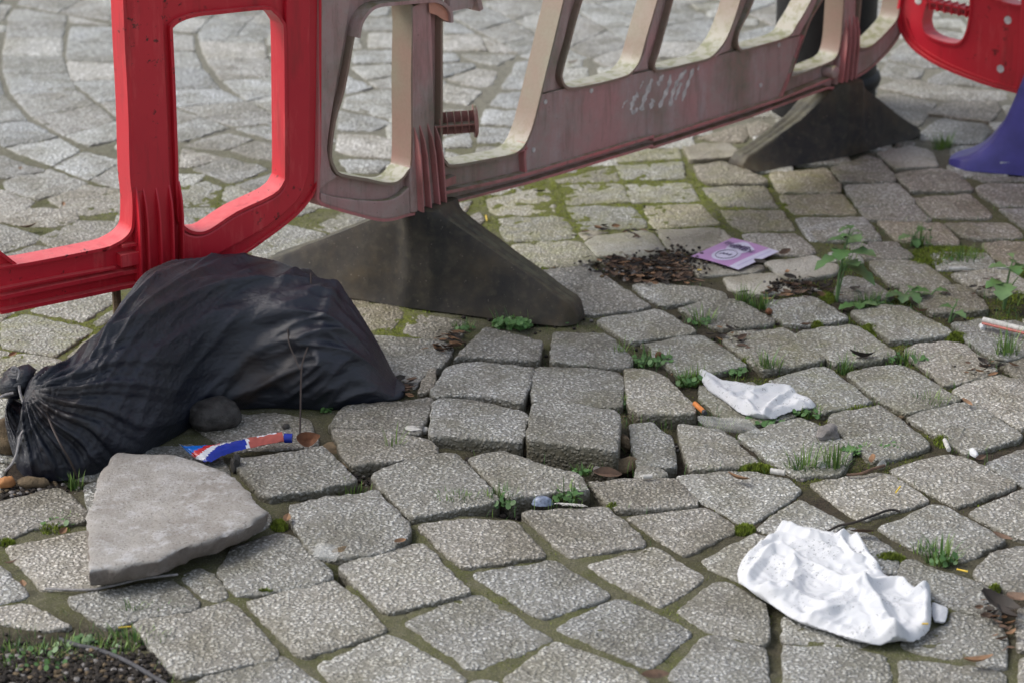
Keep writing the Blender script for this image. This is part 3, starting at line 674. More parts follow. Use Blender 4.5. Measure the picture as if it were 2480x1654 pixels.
# rows beyond the frame and hidden behind things: one sheet of setts
V0, F0, A0 = [], [], []
rr = random.Random(3)
cells = [(i*.148+(j % 2)*.07, 1.6+j*.128, 1.) for i in range(-26, 26) for j in range(60)]
cells += [(i*.031, 4.1+j*.023, sc_) for sc_ in (.8, .62, .48) for j in range(130) for i in range(-50, 50)]
for x0, y0, sc_ in cells:
    if True:
        cx_, cy_ = x0, y0+.05*math.sin(x0*2)
        q = [Vector((cx_+dx*.068*sc_+rr.uniform(-.006, .006), cy_+dy*.058*sc_+rr.uniform(-.006, .006))) for dx, dy in ((-1, -1), (1, -1), (1, 1), (-1, 1))]
        if RX0 < cx_ < RX1 and RY0 < cy_ < RY1:
            fr = mark(q, test=True)
            X, Y = proj((cx_, cy_, 0)); inside = -20 < X < 2500 and -20 < Y < 1674
            if fr > (.02 if inside else .06) or (sc_ < 1 and Y > 640): continue
            if X < 480 and Y > 1480: continue
        mark(q)
        V, Fc, A = sett_geo(q, 0, rr.random()*99)
        b = len(V0); V0 += V; F0 += [tuple(b+t for t in f) for f in Fc]; A0 += A
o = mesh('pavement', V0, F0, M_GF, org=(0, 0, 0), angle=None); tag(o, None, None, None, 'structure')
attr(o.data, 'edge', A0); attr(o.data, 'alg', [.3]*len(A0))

# ------------------------------------------------------------ bed between the setts
def blobs(X, Y, L):
    v = np.zeros_like(X)
    for (cx, cy, rx, ry, s) in L: v = np.maximum(v, s*np.exp(-(((X-cx)/rx)**2+((Y-cy)/ry)**2)))
    return v
SOIL = [(90, 1640, 330, 130, 1.6), (1450, 1110, 260, 70, 1.4), (1000, 1120, 300, 90, 1.1), (1560, 1000, 90, 160, 1.2), (1280, 930, 330, 120, 1.0), (1900, 1000, 420, 220, 1.0), (2250, 800, 380, 260, 1.0),
        (1600, 660, 200, 50, 1.3), (2030, 680, 160, 60, 1.3), (700, 1100, 200, 90, 1.0), (60, 1160, 160, 60, 1.5), (2450, 1450, 120, 170, .9), (1080, 560, 60, 90, 1.2), (2000, 420, 300, 60, .9), (1340, 1215, 200, 40, 1.4),
        (330, 1440, 150, 40, .9), (720, 1250, 60, 90, .9), (1880, 1500, 40, 130, .8)]
DEEP = [(1450, 1120, 240, 50, .030), (1340, 1215, 180, 30, .026), (1000, 1140, 200, 45, .018), (1560, 1050, 30, 110, .022), (1640, 1040, 90, 40, .02), (1285, 900, 25, 130, .014), (1900, 960, 420, 220, .004), (2250, 800, 380, 260, .004),
        (800, 1170, 60, 50, .012), (90, 1640, 250, 100, .004), (1050, 940, 25, 90, .016), (1150, 880, 220, 16, .018), (2050, 420, 300, 60, .010), (2440, 1470, 50, 140, .010), (1880, 1500, 30, 130, .008), (817, 1395, 22, 22, .03), (960, 1290, 40, 60, .012)]
MOSS = [(1500, 470, 430, 140, 1.5), (1850, 450, 260, 120, 1.0), (500, 560, 420, 160, .8), (150, 800, 320, 120, 1.2), (960, 790, 90, 60, 1.5), (2250, 820, 420, 280, .95), (2000, 1050, 480, 240, .8), (1300, 1500, 900, 200, .35), (1280, 930, 320, 120, .4), (2250, 630, 140, 50, 1.4)]
bs = .005; xs = np.arange(-1.9, 1.9, bs); ys = np.arange(2.2, 7.2, bs); XX, YY = np.meshgrid(xs, ys)
dep = YY*CS+H*SN; up = YY*SN-H*CS; PX = 1240+F*XX/dep; PY = 827-F*up/dep
def vnoise(scale, seed):
    out = np.zeros(XX.shape); fx, fy = XX*scale+seed, YY*scale+seed*1.7
    for o_, a_ in ((1, 1), (2.1, .5), (4.3, .25)):
        gx, gy = fx*o_, fy*o_; ix, iy = np.floor(gx), np.floor(gy); tx, ty = gx-ix, gy-iy; tx = tx*tx*(3-2*tx); ty = ty*ty*(3-2*ty)
        h = lambda a, b: (np.sin(a*127.1+b*311.7+seed)*43758.5453) % 1
        out += a_*((h(ix, iy)*(1-tx)+h(ix+1, iy)*tx)*(1-ty)+(h(ix, iy+1)*(1-tx)+h(ix+1, iy+1)*tx)*ty)
    return out/1.75
nz = vnoise(9, 3.); nf = vnoise(70, 8.); nm_ = vnoise(22, 5.)
soil = np.clip(blobs(PX, PY, SOIL)*1.3*(.45+nz)-.25, 0, 1)
rightside = np.clip((PX-1450)/200, 0, 1)*np.clip((PY-620)/80, 0, 1)
moss = np.clip(blobs(PX, PY, MOSS)*(.35+nm_*1.3)-.2, 0, 1)*(1-.35*soil)*(1-rightside*np.clip(1.5-nm_*2.1, 0, 1))
soil = np.maximum(soil, rightside*np.clip(1.25-(PY-1150)/260, 0, 1)*np.clip(.55+nz*.8, 0, 1))
ZZ = -.0026-blobs(PX, PY, DEEP)*(.7+.6*nz)-.0060*(nf-.5)-.004*soil*(nm_)+.002*moss
patch = blobs(PX, PY, [(70, 1660, 330, 90, 1.3)]); ZZ += np.where(patch > .5, .010*(nm_-.4)+.006, 0)
nx, ny = len(xs), len(ys)
me = D.meshes.new('pavement_joints'); idx = np.arange(nx*ny).reshape(ny, nx)
co = np.stack([XX, YY, ZZ], -1).reshape(-1, 3).astype(np.float32)
q = np.stack([idx[:-1, :-1], idx[:-1, 1:], idx[1:, 1:], idx[1:, :-1]], -1).reshape(-1, 4)
me.vertices.add(len(co)); me.vertices.foreach_set('co', co.ravel()); me.loops.add(q.size); me.loops.foreach_set('vertex_index', q.ravel().astype(np.int32))
me.polygons.add(len(q)); me.polygons.foreach_set('loop_start', np.arange(0, q.size, 4, dtype=np.int32)); me.update(calc_edges=True)
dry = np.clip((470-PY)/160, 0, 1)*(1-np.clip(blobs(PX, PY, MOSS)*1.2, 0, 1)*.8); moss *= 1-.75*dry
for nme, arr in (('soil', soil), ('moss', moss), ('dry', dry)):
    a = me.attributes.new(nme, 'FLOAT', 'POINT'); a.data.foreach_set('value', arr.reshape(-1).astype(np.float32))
me.materials.append(M_BED); finish(me, True, None)
o = D.objects.new('pavement_joints', me); sc.collection.objects.link(o); tag(o, None, None, None, 'structure')
# far ground out to the horizon
o = mesh('ground', [(-200, -60, -.07), (200, -60, -.07), (200, 300, -.07), (-200, 300, -.07)], [(0, 1, 2, 3)], M_BED, org=(0, 0, 0), smooth=False); tag(o, None, None, None, 'structure')

# ------------------------------------------------------------ barrier builder
class Plane:
    """vertical plane of a barrier's near face: photo outlines are laid on it at real size"""
    def __init__(s, a, b):
        s.o = Vector((a[0], a[1], 0)); d = Vector((b[0]-a[0], b[1]-a[1], 0)); s.d = d.normalized(); s.n = Vector((s.d.y, -s.d.x, 0))  # n faces the camera
    def at(s, p):
        r = ray(*p); C0 = Vector((0, 0, H)); t = (s.o-C0).dot(s.n)/r.dot(s.n); P = C0+r*t
        return ((P-s.o).dot(s.d), P.z)
    def w(s, q, dep=0): return s.o+s.d*q[0]+Vector((0, 0, q[1]))-s.n*dep
    def L(s, st, n=4, closed=True, raw=False):
        pts = [s.at(p) for p in px(st)]
        return pts if raw else catmull(pts, n, closed)
def plate(pl, loops, d0, d1, name, m, parent, bevel=.002):
    cu = D.curves.new('tmp', 'CURVE'); cu.dimensions = '2D'; cu.fill_mode = 'BOTH'
    for lp in loops:
        sp = cu.splines.new('POLY'); sp.points.add(len(lp)-1); sp.use_cyclic_u = True
        for i, p in enumerate(lp): sp.points[i].co = (p[0], p[1], 0, 1)
    cu.extrude = max(.0001, (d1-d0)/2-bevel); cu.bevel_depth = bevel; cu.bevel_resolution = 1; cu.offset = -bevel
    ob = D.objects.new('tmp', cu); sc.collection.objects.link(ob); bpy.context.view_layer.update()
    me = D.meshes.new_from_object(ob.evaluated_get(bpy.context.evaluated_depsgraph_get()))
    D.objects.remove(ob); D.curves.remove(cu)
    V = [pl.w((v.co.x, v.co.y), (d0+d1)/2-v.co.z) for v in me.vertices]; Fc = [tuple(p.vertices) for p in me.polygons]
    D.meshes.remove(me)
    return mesh(name, V, Fc, m, parent, angle=30)
def strip(mb, pl, pts, t, d0, d1, closed=False, mi=0, side=0):
    """a wall of thickness t standing on a polyline of the plane, from depth d0 to d1"""
    n = len(pts); V = []
    for i, p in enumerate(pts):
        a = pts[i-1] if (i or closed) else pts[0]; b = pts[(i+1) % n] if (i < n-1 or closed) else pts[-1]
        dx, dy = b[0]-a[0], b[1]-a[1]; L = math.hypot(dx, dy) or 1; nx_, ny_ = -dy/L*t, dx/L*t
        lo, hi = (-.5, .5) if side == 0 else ((0, 1) if side > 0 else (-1, 0))
        V += [pl.w((p[0]+nx_*lo, p[1]+ny_*lo), d0), pl.w((p[0]+nx_*hi, p[1]+ny_*hi), d0), pl.w((p[0]+nx_*hi, p[1]+ny_*hi), d1), pl.w((p[0]+nx_*lo, p[1]+ny_*lo), d1)]
    Fc = []
    for i in range(n if closed else n-1):
        j = (i+1) % n
        for k in range(4): Fc.append((i*4+k, i*4+(k+1) % 4, j*4+(k+1) % 4, j*4+k))
    if not closed: Fc += [(3, 2, 1, 0), tuple((n-1)*4+k for k in range(4))]
    mb.add(V, Fc, mi)
def fins(mb, pl, tops, bots, prot, mi=0, th=.0028):
    """upright ribs standing proud of a post; rounded upper ends"""
    for a, b in zip(tops, bots):
        A, B = pl.at(a), pl.at(b); prof = [(0, 0), (.35, .012), (.75, .028), (1, .055)]
        for sgn in (0,):
            V = []
            zs = [(B[1], prot)]+[(A[1]-q[1], prot*q[0]) for q in reversed(prof)]
            for z, pr in zs:
                f = (z-B[1])/((A[1]-B[1]) or 1); sx = B[0]+(A[0]-B[0])*f
                V += [pl.w((sx-th/2, z), -pr), pl.w((sx+th/2, z), -pr), pl.w((sx+th/2, z), .004), pl.w((sx-th/2, z), .004)]
            Fc = []
            for i in range(len(zs)-1):
                for k in range(4): Fc.append((i*4+k, i*4+(k+1) % 4, (i+1)*4+(k+1) % 4, (i+1)*4+k))
            Fc += [(3, 2, 1, 0), tuple((len(zs)-1)*4+k for k in range(4))]
            mb.add(V, Fc, mi)
def foot(A, B, prof, wid, u0, name, m, parent, flare=.03, seed=0, lift=0):
    """moulded foot: loft of rounded cross sections along the ground line A-B"""
    A, B = Vector(A).to_3d(), Vector(B).to_3d(); ax = B-A; L = ax.length; ax.normalize(); pr = Vector((-ax.y, ax.x, 0))
    NS, NC = 90, 36; V = []
    def ip(T_, u):
        for (a, va), (b, vb) in zip(T_[:-1], T_[1:]):
            if u <= b: t = (u-a)/(b-a); return va+(vb-va)*t
        return T_[-1][1]
    for i in range(NS+1):
        u = i/NS; h = ip(prof, u); wb = ip(wid, u); du = abs(u-u0)
        tw = .020+.026*math.exp(-(du/.055)**4) + .012*math.exp(-(du/.3)**2)
        tw = min(tw, wb*.9)
        endr = 1
        for k in range(NC):
            v = k/(NC-1)*2-1                      # -1 near side .. 1 far side
            av = abs(v); s_ = 1 if v > 0 else -1
            if av > .45:
                t = (1-av)/.55; y = wb+(tw-wb)*(t**.8); z = h*t*.97
            else:
                t = av/.45; y = tw*t; z = h*(.97+.03*(1-t*t))
                groove = math.exp(-((t-.35)/.25)**2)*.006*(1-math.exp(-(du/.10)**2))*min(1, h/.08); z -= groove
            p = A+ax*(u*L)+pr*(y*s_); z = max(0, z)
            n_ = noise.noise(Vector((p.x*14, p.y*14, z*14+seed)))*.004*(1 if z > .002 else 0)
            V.append((p.x+pr.x*s_*n_, p.y+pr.y*s_*n_, z+.001+lift+n_*.5))
    Fc = []
    for i in range(NS):
        for k in range(NC-1): Fc.append((i*NC+k, (i+1)*NC+k, (i+1)*NC+k+1, i*NC+k+1))
        Fc.append((i*NC+NC-1, (i+1)*NC+NC-1, (i+1)*NC, i*NC))
    Fc += [tuple(range(NC)), tuple(NS*NC+k for k in range(NC-1, -1, -1))]
    return mesh(name, V, Fc, m, parent, angle=50)

# ------------------------------------------------------------ barrier 1: bright red, left
b1 = Plane((-.581, 3.594), (-.321, 3.767))
t1 = thing('traffic_barrier', 'bright red plastic barrier standing behind the black sandbag', 'barrier', (-.58, 3.6, 0), 'plastic barriers linked across the paving')
DEP = .045
TOPZ = .96
out1 = b1.L("G 2035,-300 2035,0 2034,500 2032,900 2028,1070 2015,1170 1980,1250 1900,1350 1780,1450 1650,1545", 3, False)
out1 += b1.L("D 1590,20 1460,100 1300,160 1140,190 890,235 0,412 -400,490 -900,590", 1, False)
xr = out1[0][0]; xl = -0.62
out1 = [(xr, TOPZ-.06), (xr-.02, TOPZ-.02), (xr-.06, TOPZ)]
left_end = b1.at(px("D -900,590")[0])
bodyR = b1.L("G 2035,-200 2035,0 2034,500 2032,900 2028,1070 2015,1170 1980,1250 1900,1350 1780,1450 1650,1545 D 1590,20 1460,100 1300,165 1140,195", 3, False)
bodyB = [b1.at(p) for p in px("D 890,235 400,333 0,412 -400,490 -900,590")]
outer1 = [(left_end[0], TOPZ), (xr-.06, TOPZ), (xr-.02, TOPZ-.02), (xr, TOPZ-.07)]+bodyR+bodyB
outer1 = outer1[::-1]
holeA = b1.L("G 1086,215 1092,170 1150,128 1250,98 1400,82 1680,55 1740,80 1790,140 1805,220 1810,700 1812,1080 1800,1160 1730,1240 1500,1350 1330,1460 1250,1478 1190,1460 1150,1420 1130,1350 1115,900 1100,500", 3)
hA2 = [b1.at(p) for p in px("G 1088,-60 1300,-110 1700,-170 1800,-140")]
zt = TOPZ-.1
holeA2 = [hA2[0], hA2[1], hA2[2], hA2[3], (hA2[3][0], zt), (hA2[0][0], zt)]
holeB = b1.L("G 785,-80 800,300 820,700 830,1100 845,1250 845,1400 830,1470 770,1530 650,1590", 3, False)+b1.L("P 1350,205 1250,235 700,345 260,425 180,405 100,345 0,270", 3, False)
holeB = holeB+[(holeB[-1][0]-.05, holeB[-1][1]+.08), (holeB[-1][0]-.10, zt), (holeB[0][0], zt)]
p_ = plate(b1, [outer1, holeA, holeA2, holeB], .010, .016, 'panel', M_RED, t1, .0015)
mb = MB()
for lp, cl in ((holeA, True), (holeA2, True), (holeB, True)): strip(mb, b1, lp, .005, 0, DEP, cl)
strip(mb, b1, outer1, .004, .004, DEP-.002, True)
mb.build('flange', M_RED, t1, angle=40)
# solid faces of the post and of the end loop
def band(pl, left, right, name, m, parent, d0=0., d1=.011, bev=.0035): return plate(pl, [left+right[::-1]], d0, d1, name, m, parent, bev)
post1 = b1.L("G 792,-200 805,300 824,700 835,1100 850,1300 858,1480", 2, False)
post1b = [b1.at(p) for p in px("P 1690,250 1740,640")]
post1r = b1.L("G 1030,-200 1040,300 1060,700 1075,1100 1095,1400 1100,1560", 2, False)+[b1.at(p) for p in px("P 2180,380 2230,560")]
o = band(b1, [(post1[0][0], zt)]+post1+post1b, [(post1r[0][0], zt)]+post1r, 'post', M_RED, t1, -.001, .012)
mb = MB(); fins(mb, b1, px("G 858,1175 905,1185 985,1180 1068,1165 1132,1150"), px("P 1720,640 1820,600 1975,560 2120,560 2240,540"), .013); mb.build('rib', M_RED, t1, angle=40)
loop_in = b1.L("G 1815,-150 1812,220 1818,700 1820,1080 1806,1170 1735,1255 1500,1365 1330,1475 1230,1495 1150,1460", 3, False)
loop_out = b1.L("G 1968,-150 1968,300 1966,700 1962,1050 1945,1150 1900,1260 1800,1360 1650,1470 1450,1580 1300,1660 1150,1700", 3, False)
band(b1, loop_in, loop_out, 'end_loop', M_RED, t1, .001, .012)
mb = MB()
for st, w_, pr in (("P 0,825 500,720 1000,620 1500,520 1690,485", .006, .010), ("P 0,730 700,590 1440,460", .003, .002), ("P 0,1000 500,900 1000,800 1500,695 1720,655", .006, .012), ("P 1500,185 1690,160", .004, .010), ("P 0,455 230,415", .003, .008)):
    strip(mb, b1, [b1.at(p) for p in px(st)], w_, -pr*.4, DEP*.8)
c0 = b1.at(p1("P 1590,340")); mb.box(b1.w(c0, .002), b1.d*.016, b1.n*.010, Vector((0, 0, .010)))
strip(mb, b1, [b1.at(p) for p in px("P 1690,0 1690,300 1710,650")], .004, -.004, .03)
mb.build('bottom_rail', M_RED, t1, angle=40)
ft1 = foot(b1.w((b1.at(p1("P 1900,600"))[0]-.0, 0), .07).to_2d(), b1.w((b1.at(p1("P 1900,600"))[0]-.0, 0), -.14).to_2d(), [(0, .02), (.1, .04), (.55, .14), (.75, .14), (1, .03)], [(0, .04), (.5, .06), (1, .045)], .6, 'foot', M_RUB, t1)
mb = MB(); q0 = b1.at(p1("P 1530,700")); P0 = b1.w((q0[0], 0), .03); mb.tube([P0, P0+Vector((0, 0, q0[1]))], .007, 8); mb.build('foot_peg', M_CLOD, t1)

# ------------------------------------------------------------ barrier 2: faded pinkish brown, middle
b2 = Plane((-.150, 3.955), (.705, 4.905)); DEP = .046
t2 = thing('traffic_barrier', 'faded dirty pink-brown plastic barrier with slanted bars and worn white lettering', 'barrier', (.27, 4.45, 0), 'plastic barriers linked across the paving')
oB = b2.L("H -72,1262 -50,1292 0,1312 120,1347 300,1392 400,1392 510,1362 700,1330", 3, False)+[b2.at(p) for p in px("H 706,1300 1240,1165 2037,927 I 0,940 600,748 1110,560 1180,560")]+b2.L("I 1262,508 1330,472 1400,422 1500,322 1580,200 1620,0 1630,-200", 3, False)
xL2, xR2 = oB[0][0]+.012, oB[-1][0]
topZ = .97
outer2 = oB+[(xR2+.01, topZ-.05), (xR2-.03, topZ), (xL2+.03, topZ), (xL2-.01, topZ-.06)]+b2.L("H -58,0 -60,600 -66,1180", 1, False)
hLa = b2.L("H 516,45 516,500 516,1000 490,1090 430,1155 350,1165 230,1140 70,1110 25,1060 5,980 30,770 90,560 150,230 175,130 225,65 290,33 420,18", 3)
hLc = [b2.at(p) for p in px("H 640,-60 300,-60 200,-40")]; hLc += [(hLc[-1][0], .86), (hLc[0][0], .86)]
pB = b2.L("H 706,140 706,700 706,960 735,1030 782,1052 1000,1015 1150,985 1210,950 1250,890 1290,780 1335,600 1420,250 1480,0 1520,-150", 3, False)
def closetop(l, z=.80, k=1): 
    # continue the two slanted sides upward to height z
    a, b = l[0], l[-1]; sl = (l[-1][0]-l[-4][0])/((l[-1][1]-l[-4][1]) or 1)
    sa = (l[0][0]-l[3][0])/((l[0][1]-l[3][1]) or 1)
    return l+[(b[0]+sl*(z-b[1])*k, z), (a[0]+sa*(z-a[1])*k, z)]
hB = closetop(pB, .7, .5)
c1 = closetop(b2.L("H 1600,-20 1560,110 1510,300 1470,450 1466,500 1490,550 1540,564 1700,535 1850,495 1905,465 1960,390 2000,250 2050,80 2085,-40", 3, False), .6, .6)
c2 = closetop(b2.L("I 135,-20 90,150 40,330 15,405 18,440 55,452 250,405 360,375 430,310 480,230 530,100 570,-30", 3, False), .5, .6)
c3 = closetop(b2.L("I 650,-20 600,100 550,200 540,280 560,320 600,318 700,290 860,240 915,165 965,85 1020,-20", 3, False), .45, .6)
hD = closetop(b2.L("I 1090,-20 1010,110 962,230 880,470 885,490 1000,448 1120,400 1160,370 1180,330 1195,250 1207,100 1215,-30", 3, False), .45, .3)
hE = b2.L("I 1325,-40 1310,120 1300,240 1310,305 1345,312 1400,288 1500,190 1555,110 1578,-30", 3, False); hE = hE+[(hE[-1][0], .45), (hE[0][0], .45)]
holes = [hLa, hLc, hB, c1, c2, c3, hD, hE]
plate(b2, [outer2]+holes, .014, .020, 'panel', M_FAD, t2, .0015)
mb = MB(); 
for lp in holes: strip(mb, b2, lp, .005, 0, DEP, True)
mb.build('hole_flange', M_FSD, t2, angle=40)
mb = MB(); strip(mb, b2, outer2, .005, .002, DEP, True)
# bars and lips of the lower rail
for st, w_, d0, d1 in (("H 706,1222 1000,1160 1240,1102 1700,965 2037,862 I 0,885 400,755 810,626 1140,490", .006, -.004, .03),
                       ("H 706,1296 1240,1160 2037,922 I 0,935 600,745 1110,555", .005, -.002, .036), ("H 706,1172 790,1135", .014, -.002, .012),
                       ("H 1240,905 1232,1000 1240,1100", .005, 0, .02), ("H 1180,970 1250,940", .004, 0, .016), ("I 960,228 880,470 815,625", .005, 0, .02)):
    strip(mb, b2, [b2.at(p) for p in px(st)], w_, d0, d1)
mb.build('bottom_rail', M_PNK, t2, angle=40)
# big sign panel between the slots and the rail
pan = b2.L("H 1345,606 1500,567 2070,447 I 33,458 370,372 550,327 958,230", 1, False)+b2.L("I 880,470 815,618", 1, False)+b2.L("I 400,750 0,878 H 1700,960 1250,1092 1246,900 1290,785", 1, False)
plate(b2, [pan], .006, .0135, 'sign_panel', M_FAD, t2, .001)
# post faces and slanted bar faces
def face(stl, str_, nm, ztop=None, d0=-.001, m=M_FAD):
    l = b2.L(stl, 3, False); r = b2.L(str_, 3, False); return band(b2, l, r, nm, m, t2, d0, .015, .003)
face("H 519,45 519,500 519,1000 500,1080 512,1350", "H 635,-10 648,400 655,700 662,900 690,1320", 'post')
mb = MB(); fins(mb, b2, px("H 528,800 562,785 612,775 665,800"), px("H 555,1335 605,1330 660,1305 700,1300"), .014); mb.build('rib', M_PNK, t2, angle=40)
face("I 1222,-150 1212,100 1200,300 1180,400 1165,540", "I 1290,-150 1285,100 1285,300 1280,420 1258,520", 'post')
mb = MB(); fins(mb, b2, px("I 1222,120 1245,95 1272,90 1296,110"), px("I 1172,520 1200,520 1232,515 1255,508"), .013); mb.build('rib', M_PNK, t2, angle=40)
for l_, r_ in (("H 1518,-150 1484,0 1424,250 1358,500 1345,590", "H 1560,-150 1530,0 1480,250 1430,420 1422,570"), ("H 2088,-50 2054,80 2006,250 1990,330 1950,410 1915,460", "H 2120,-50 2090,80 2050,250 2010,350 2010,440"),
               ("I 572,-30 534,100 484,230 434,315 375,372", "I 600,-30 560,100 520,200 490,320"), ("I 1022,-20 969,85 920,165 868,240", "I 1050,-20 1010,80 960,170 930,226")):
    face(l_, r_, 'slanted_bar')
face("H -55,1220 0,1240 120,1262 300,1275 420,1255 510,1180", "H -55,1285 0,1307 120,1342 300,1387 400,1387 512,1355", 'end_loop', d0=.002)
face("H -52,0 -54,600 -56,1200", "H 150,-40 110,200 40,600 -5,900 0,1000 20,1080 60,1125", 'end_loop', d0=.003)
face("I 1310,320 1345,322 1400,298 1500,200 1560,110", "I 1268,500 1330,465 1400,415 1500,315 1575,200", 'end_loop', d0=.003)
# snapped top edge of the near slot and the pink split plastic there
mb = MB(); strip(mb, b2, b2.L("H 150,235 170,140 225,62 290,30 420,16 600,2 650,5 700,30 735,80 738,140", 3, False), .006, -.012, .034); mb.build('broken_edge', M_FAD, t2, angle=40)
mb = MB(); mb.add([b2.w(b2.at(p), -.006) for p in px("H 606,10 665,8 705,30 730,75 733,138 700,125 655,95 610,80")], [tuple(range(7, -1, -1))])
mb.build('split_plastic', flat('fresh_pink_plastic', (.60, .27, .19), .45), t2, smooth=False)
mb = MB(); strip(mb, b2, [b2.at(p) for p in px("H 745,20 880,-8 905,10")], .03, -.004, .01); strip(mb, b2, [b2.at(p) for p in px("H 900,-40 925,60")], .010, -.012, .012); mb.build('catch', M_FAD, t2, angle=40)
# ribbed peg sticking out past the post
P0 = b2.w(b2.at(p1("H 712,800")), .02); ax = Vector((.97, .10, .045)).normalized(); sx = ax.cross(Vector((0, 0, 1))).normalized(); sz = sx.cross(ax)
mb = MB(); Lp = .068
mb.box(P0+ax*Lp/2, ax*Lp/2, sx*.020, sz*.0014); mb.box(P0+ax*Lp/2, ax*Lp/2, sx*.0014, sz*.020)
for k in range(5): mb.tube([P0+ax*(.008+k*.0125), P0+ax*(.0095+k*.0125)], .0205, 24)
mb.tube([P0+ax*Lp, P0+ax*(Lp+.004), P0+ax*(Lp+.007)], [.029, .029, .022], 28); mb.build('hinge_peg', M_PNK, t2, angle=40)
# moulded rivet marks and a nut
mb = MB()
for s_ in ("H 1375,650", "H 1300,955", "I 815,290", "I 700,545", "H 1666,580"):
    q0 = b2.at(p1(s_)); mb.tube([b2.w(q0, .007), b2.w(q0, .0045)], .0045, 14)
mb.build('rivet', M_WORN, t2)
mb = MB(); q0 = b2.at(p1("I 1130,455")); mb.tube([b2.w(q0, .012), b2.w(q0, -.012), b2.w(q0, -.016)], [.015, .013, .006], 12); mb.build('bolt', M_FAD, t2)
# worn white letter strokes
mb = MB()
for st, w_ in (("500,770 465,845 430,920", 25), ("200,1140 140,1185 100,1290", 26), ("400,1020 335,1090 290,1200 262,1330", 88), ("265,1345 330,1370 392,1280", 60), ("665,730 585,950 505,1140 455,1340", 96),
               ("880,655 820,750 765,850", 78), ("690,1120 660,1200 640,1300", 100), ("1010,650 985,840 900,1050 795,1280", 84), ("1315,570 1190,710 1110,860 1045,1040 1005,1260", 84), ("1220,800 1160,960 1100,1130", 70), ("1450,530 1370,750 1295,950 1235,1150", 74), ("1560,480 1530,565", 40)):
    pts = [b2.at(p) for p in px("K "+st)]; pts = catmull(pts, 4); wm = w_/7.836/5800*4.6*1.55
    n = len(pts); V = []
    for i, p in enumerate(pts):
        a, b = pts[max(0, i-1)], pts[min(n-1, i+1)]; dx, dy = b[0]-a[0], b[1]-a[1]; L = math.hypot(dx, dy); ww = wm*(.75+.35*math.sin(i*1.7+w_))*(.45 if i in (0, n-1) else 1)
        V += [b2.w((p[0]-dy/L*ww/2, p[1]+dx/L*ww/2), .0054), b2.w((p[0]+dy/L*ww/2, p[1]-dx/L*ww/2), .0054)]
    mb.add(V, [(2*i, 2*i+1, 2*i+3, 2*i+2) for i in range(n-1)])
mb.build('worn_lettering', M_WORN, t2, smooth=False)
foot((-.455, 4.125), (.118, 3.872), [(0, .012), (.03, .035), (.2, .085), (.40, .150), (.47, .176), (.50, .182), (.60, .182), (.615, .168), (.66, .152), (.80, .102), (.93, .056), (.985, .038), (1, .012)],
     [(0, .035), (.05, .052), (.5, .062), (.9, .045), (.97, .038), (1, .018)], .55, 'foot', M_RUB, t2)
foot((.465, 4.775), (.880, 5.038), [(0, .012), (.03, .030), (.06, .034), (.30, .090), (.47, .150), (.49, .158), (.62, .158), (.635, .138), (.85, .06), (.97, .022), (1, .01)],
     [(0, .030), (.05, .045), (.5, .058), (.95, .03), (1, .015)], .555, 'foot', M_RUB, t2, seed=4)

# ------------------------------------------------------------ barrier 3: red, right edge
b3 = Plane((.846, 5.034), (1.067, 4.834)); DEP = .04
t3 = thing('traffic_barrier', 'bright red plastic barrier on a blue foot at the right edge of the photo', 'barrier', (1.0, 4.9, 0), 'plastic barriers linked across the paving')
oC = b3.L("I 1600,-200 1570,0 1556,100 1575,190 1640,290 1750,375 1900,450 2100,525 2240,565 2300,580", 3, False)
oC += [b3.at(p) for p in px("I 2351,600 2500,640 3300,860")]
e = oC[-1]
outer3 = oC+[(e[0], .95), (oC[0][0]+.05, .95), (oC[0][0], .90)]
h1 = b3.L("I 1760,66 1850,75 1975,105 1982,160 1970,215 1945,250 1925,258 1840,250 1790,235 1765,215 1745,185 1748,120", 2)
hh = b3.L("I 1728,20 1700,130 1712,200 1745,235 1810,265 1900,284 1950,270 1980,220 2000,150 2012,40 2010,-10", 2, False)
h2 = b3.L("I 2140,-20 2200,15 2290,40 2400,45 2700,140 2720,-100 2300,-120", 2)
plate(b3, [outer3, hh+[b3.at(p1("I 1730,-5"))], h2], .004, .012, 'panel', M_RED, t3, .002)
mb = MB(); strip(mb, b3, outer3, .006, -.004, DEP, True)
strip(mb, b3, hh, .005, 0, DEP); strip(mb, b3, h2, .005, -.002, DEP, True)
for st, w_, d0, d1 in (("I 1735,12 1870,40 2000,70", .004, .004, .03), ("I 1750,60 1870,85 1985,108", .004, .010, .034), ("I 2150,-5 2250,25 2351,45 2600,120", .004, -.003, .012)): strip(mb, b3, [b3.at(p) for p in px(st)], w_, d0, d1)
for k in range(6):
    q0 = b3.at(p1(f"I {1745+k*46},{-4+k*10}")); q1_ = b3.at(p1(f"I {1745+k*46},{70+k*9}")); strip(mb, b3, [q0, q1_], .003, .004, .03)
strip(mb, b3, b3.L("I 1600,120 1650,260 1760,350 1900,425 2100,505 2240,548 2310,565", 2, False), .003, .001, .006)
mb.build('flange', M_RED, t3, angle=40)
mb = MB()
for s_ in ("I 2243,132", "I 2196,440", "I 1676,8"): q0 = b3.at(p1(s_)); mb.tube([b3.w(q0, .0038), b3.w(q0, .0028)], .0085, 20)
mb.build('pale_plug', M_WORN, t3)
pr_ = b3.L("I 2351,-150 2335,200 2318,500 2310,560", 2, False); pr2 = [(p[0]+.07, p[1]) for p in pr_]
band(b3, pr_, pr2, 'post', M_RED, t3, -.010, .006)
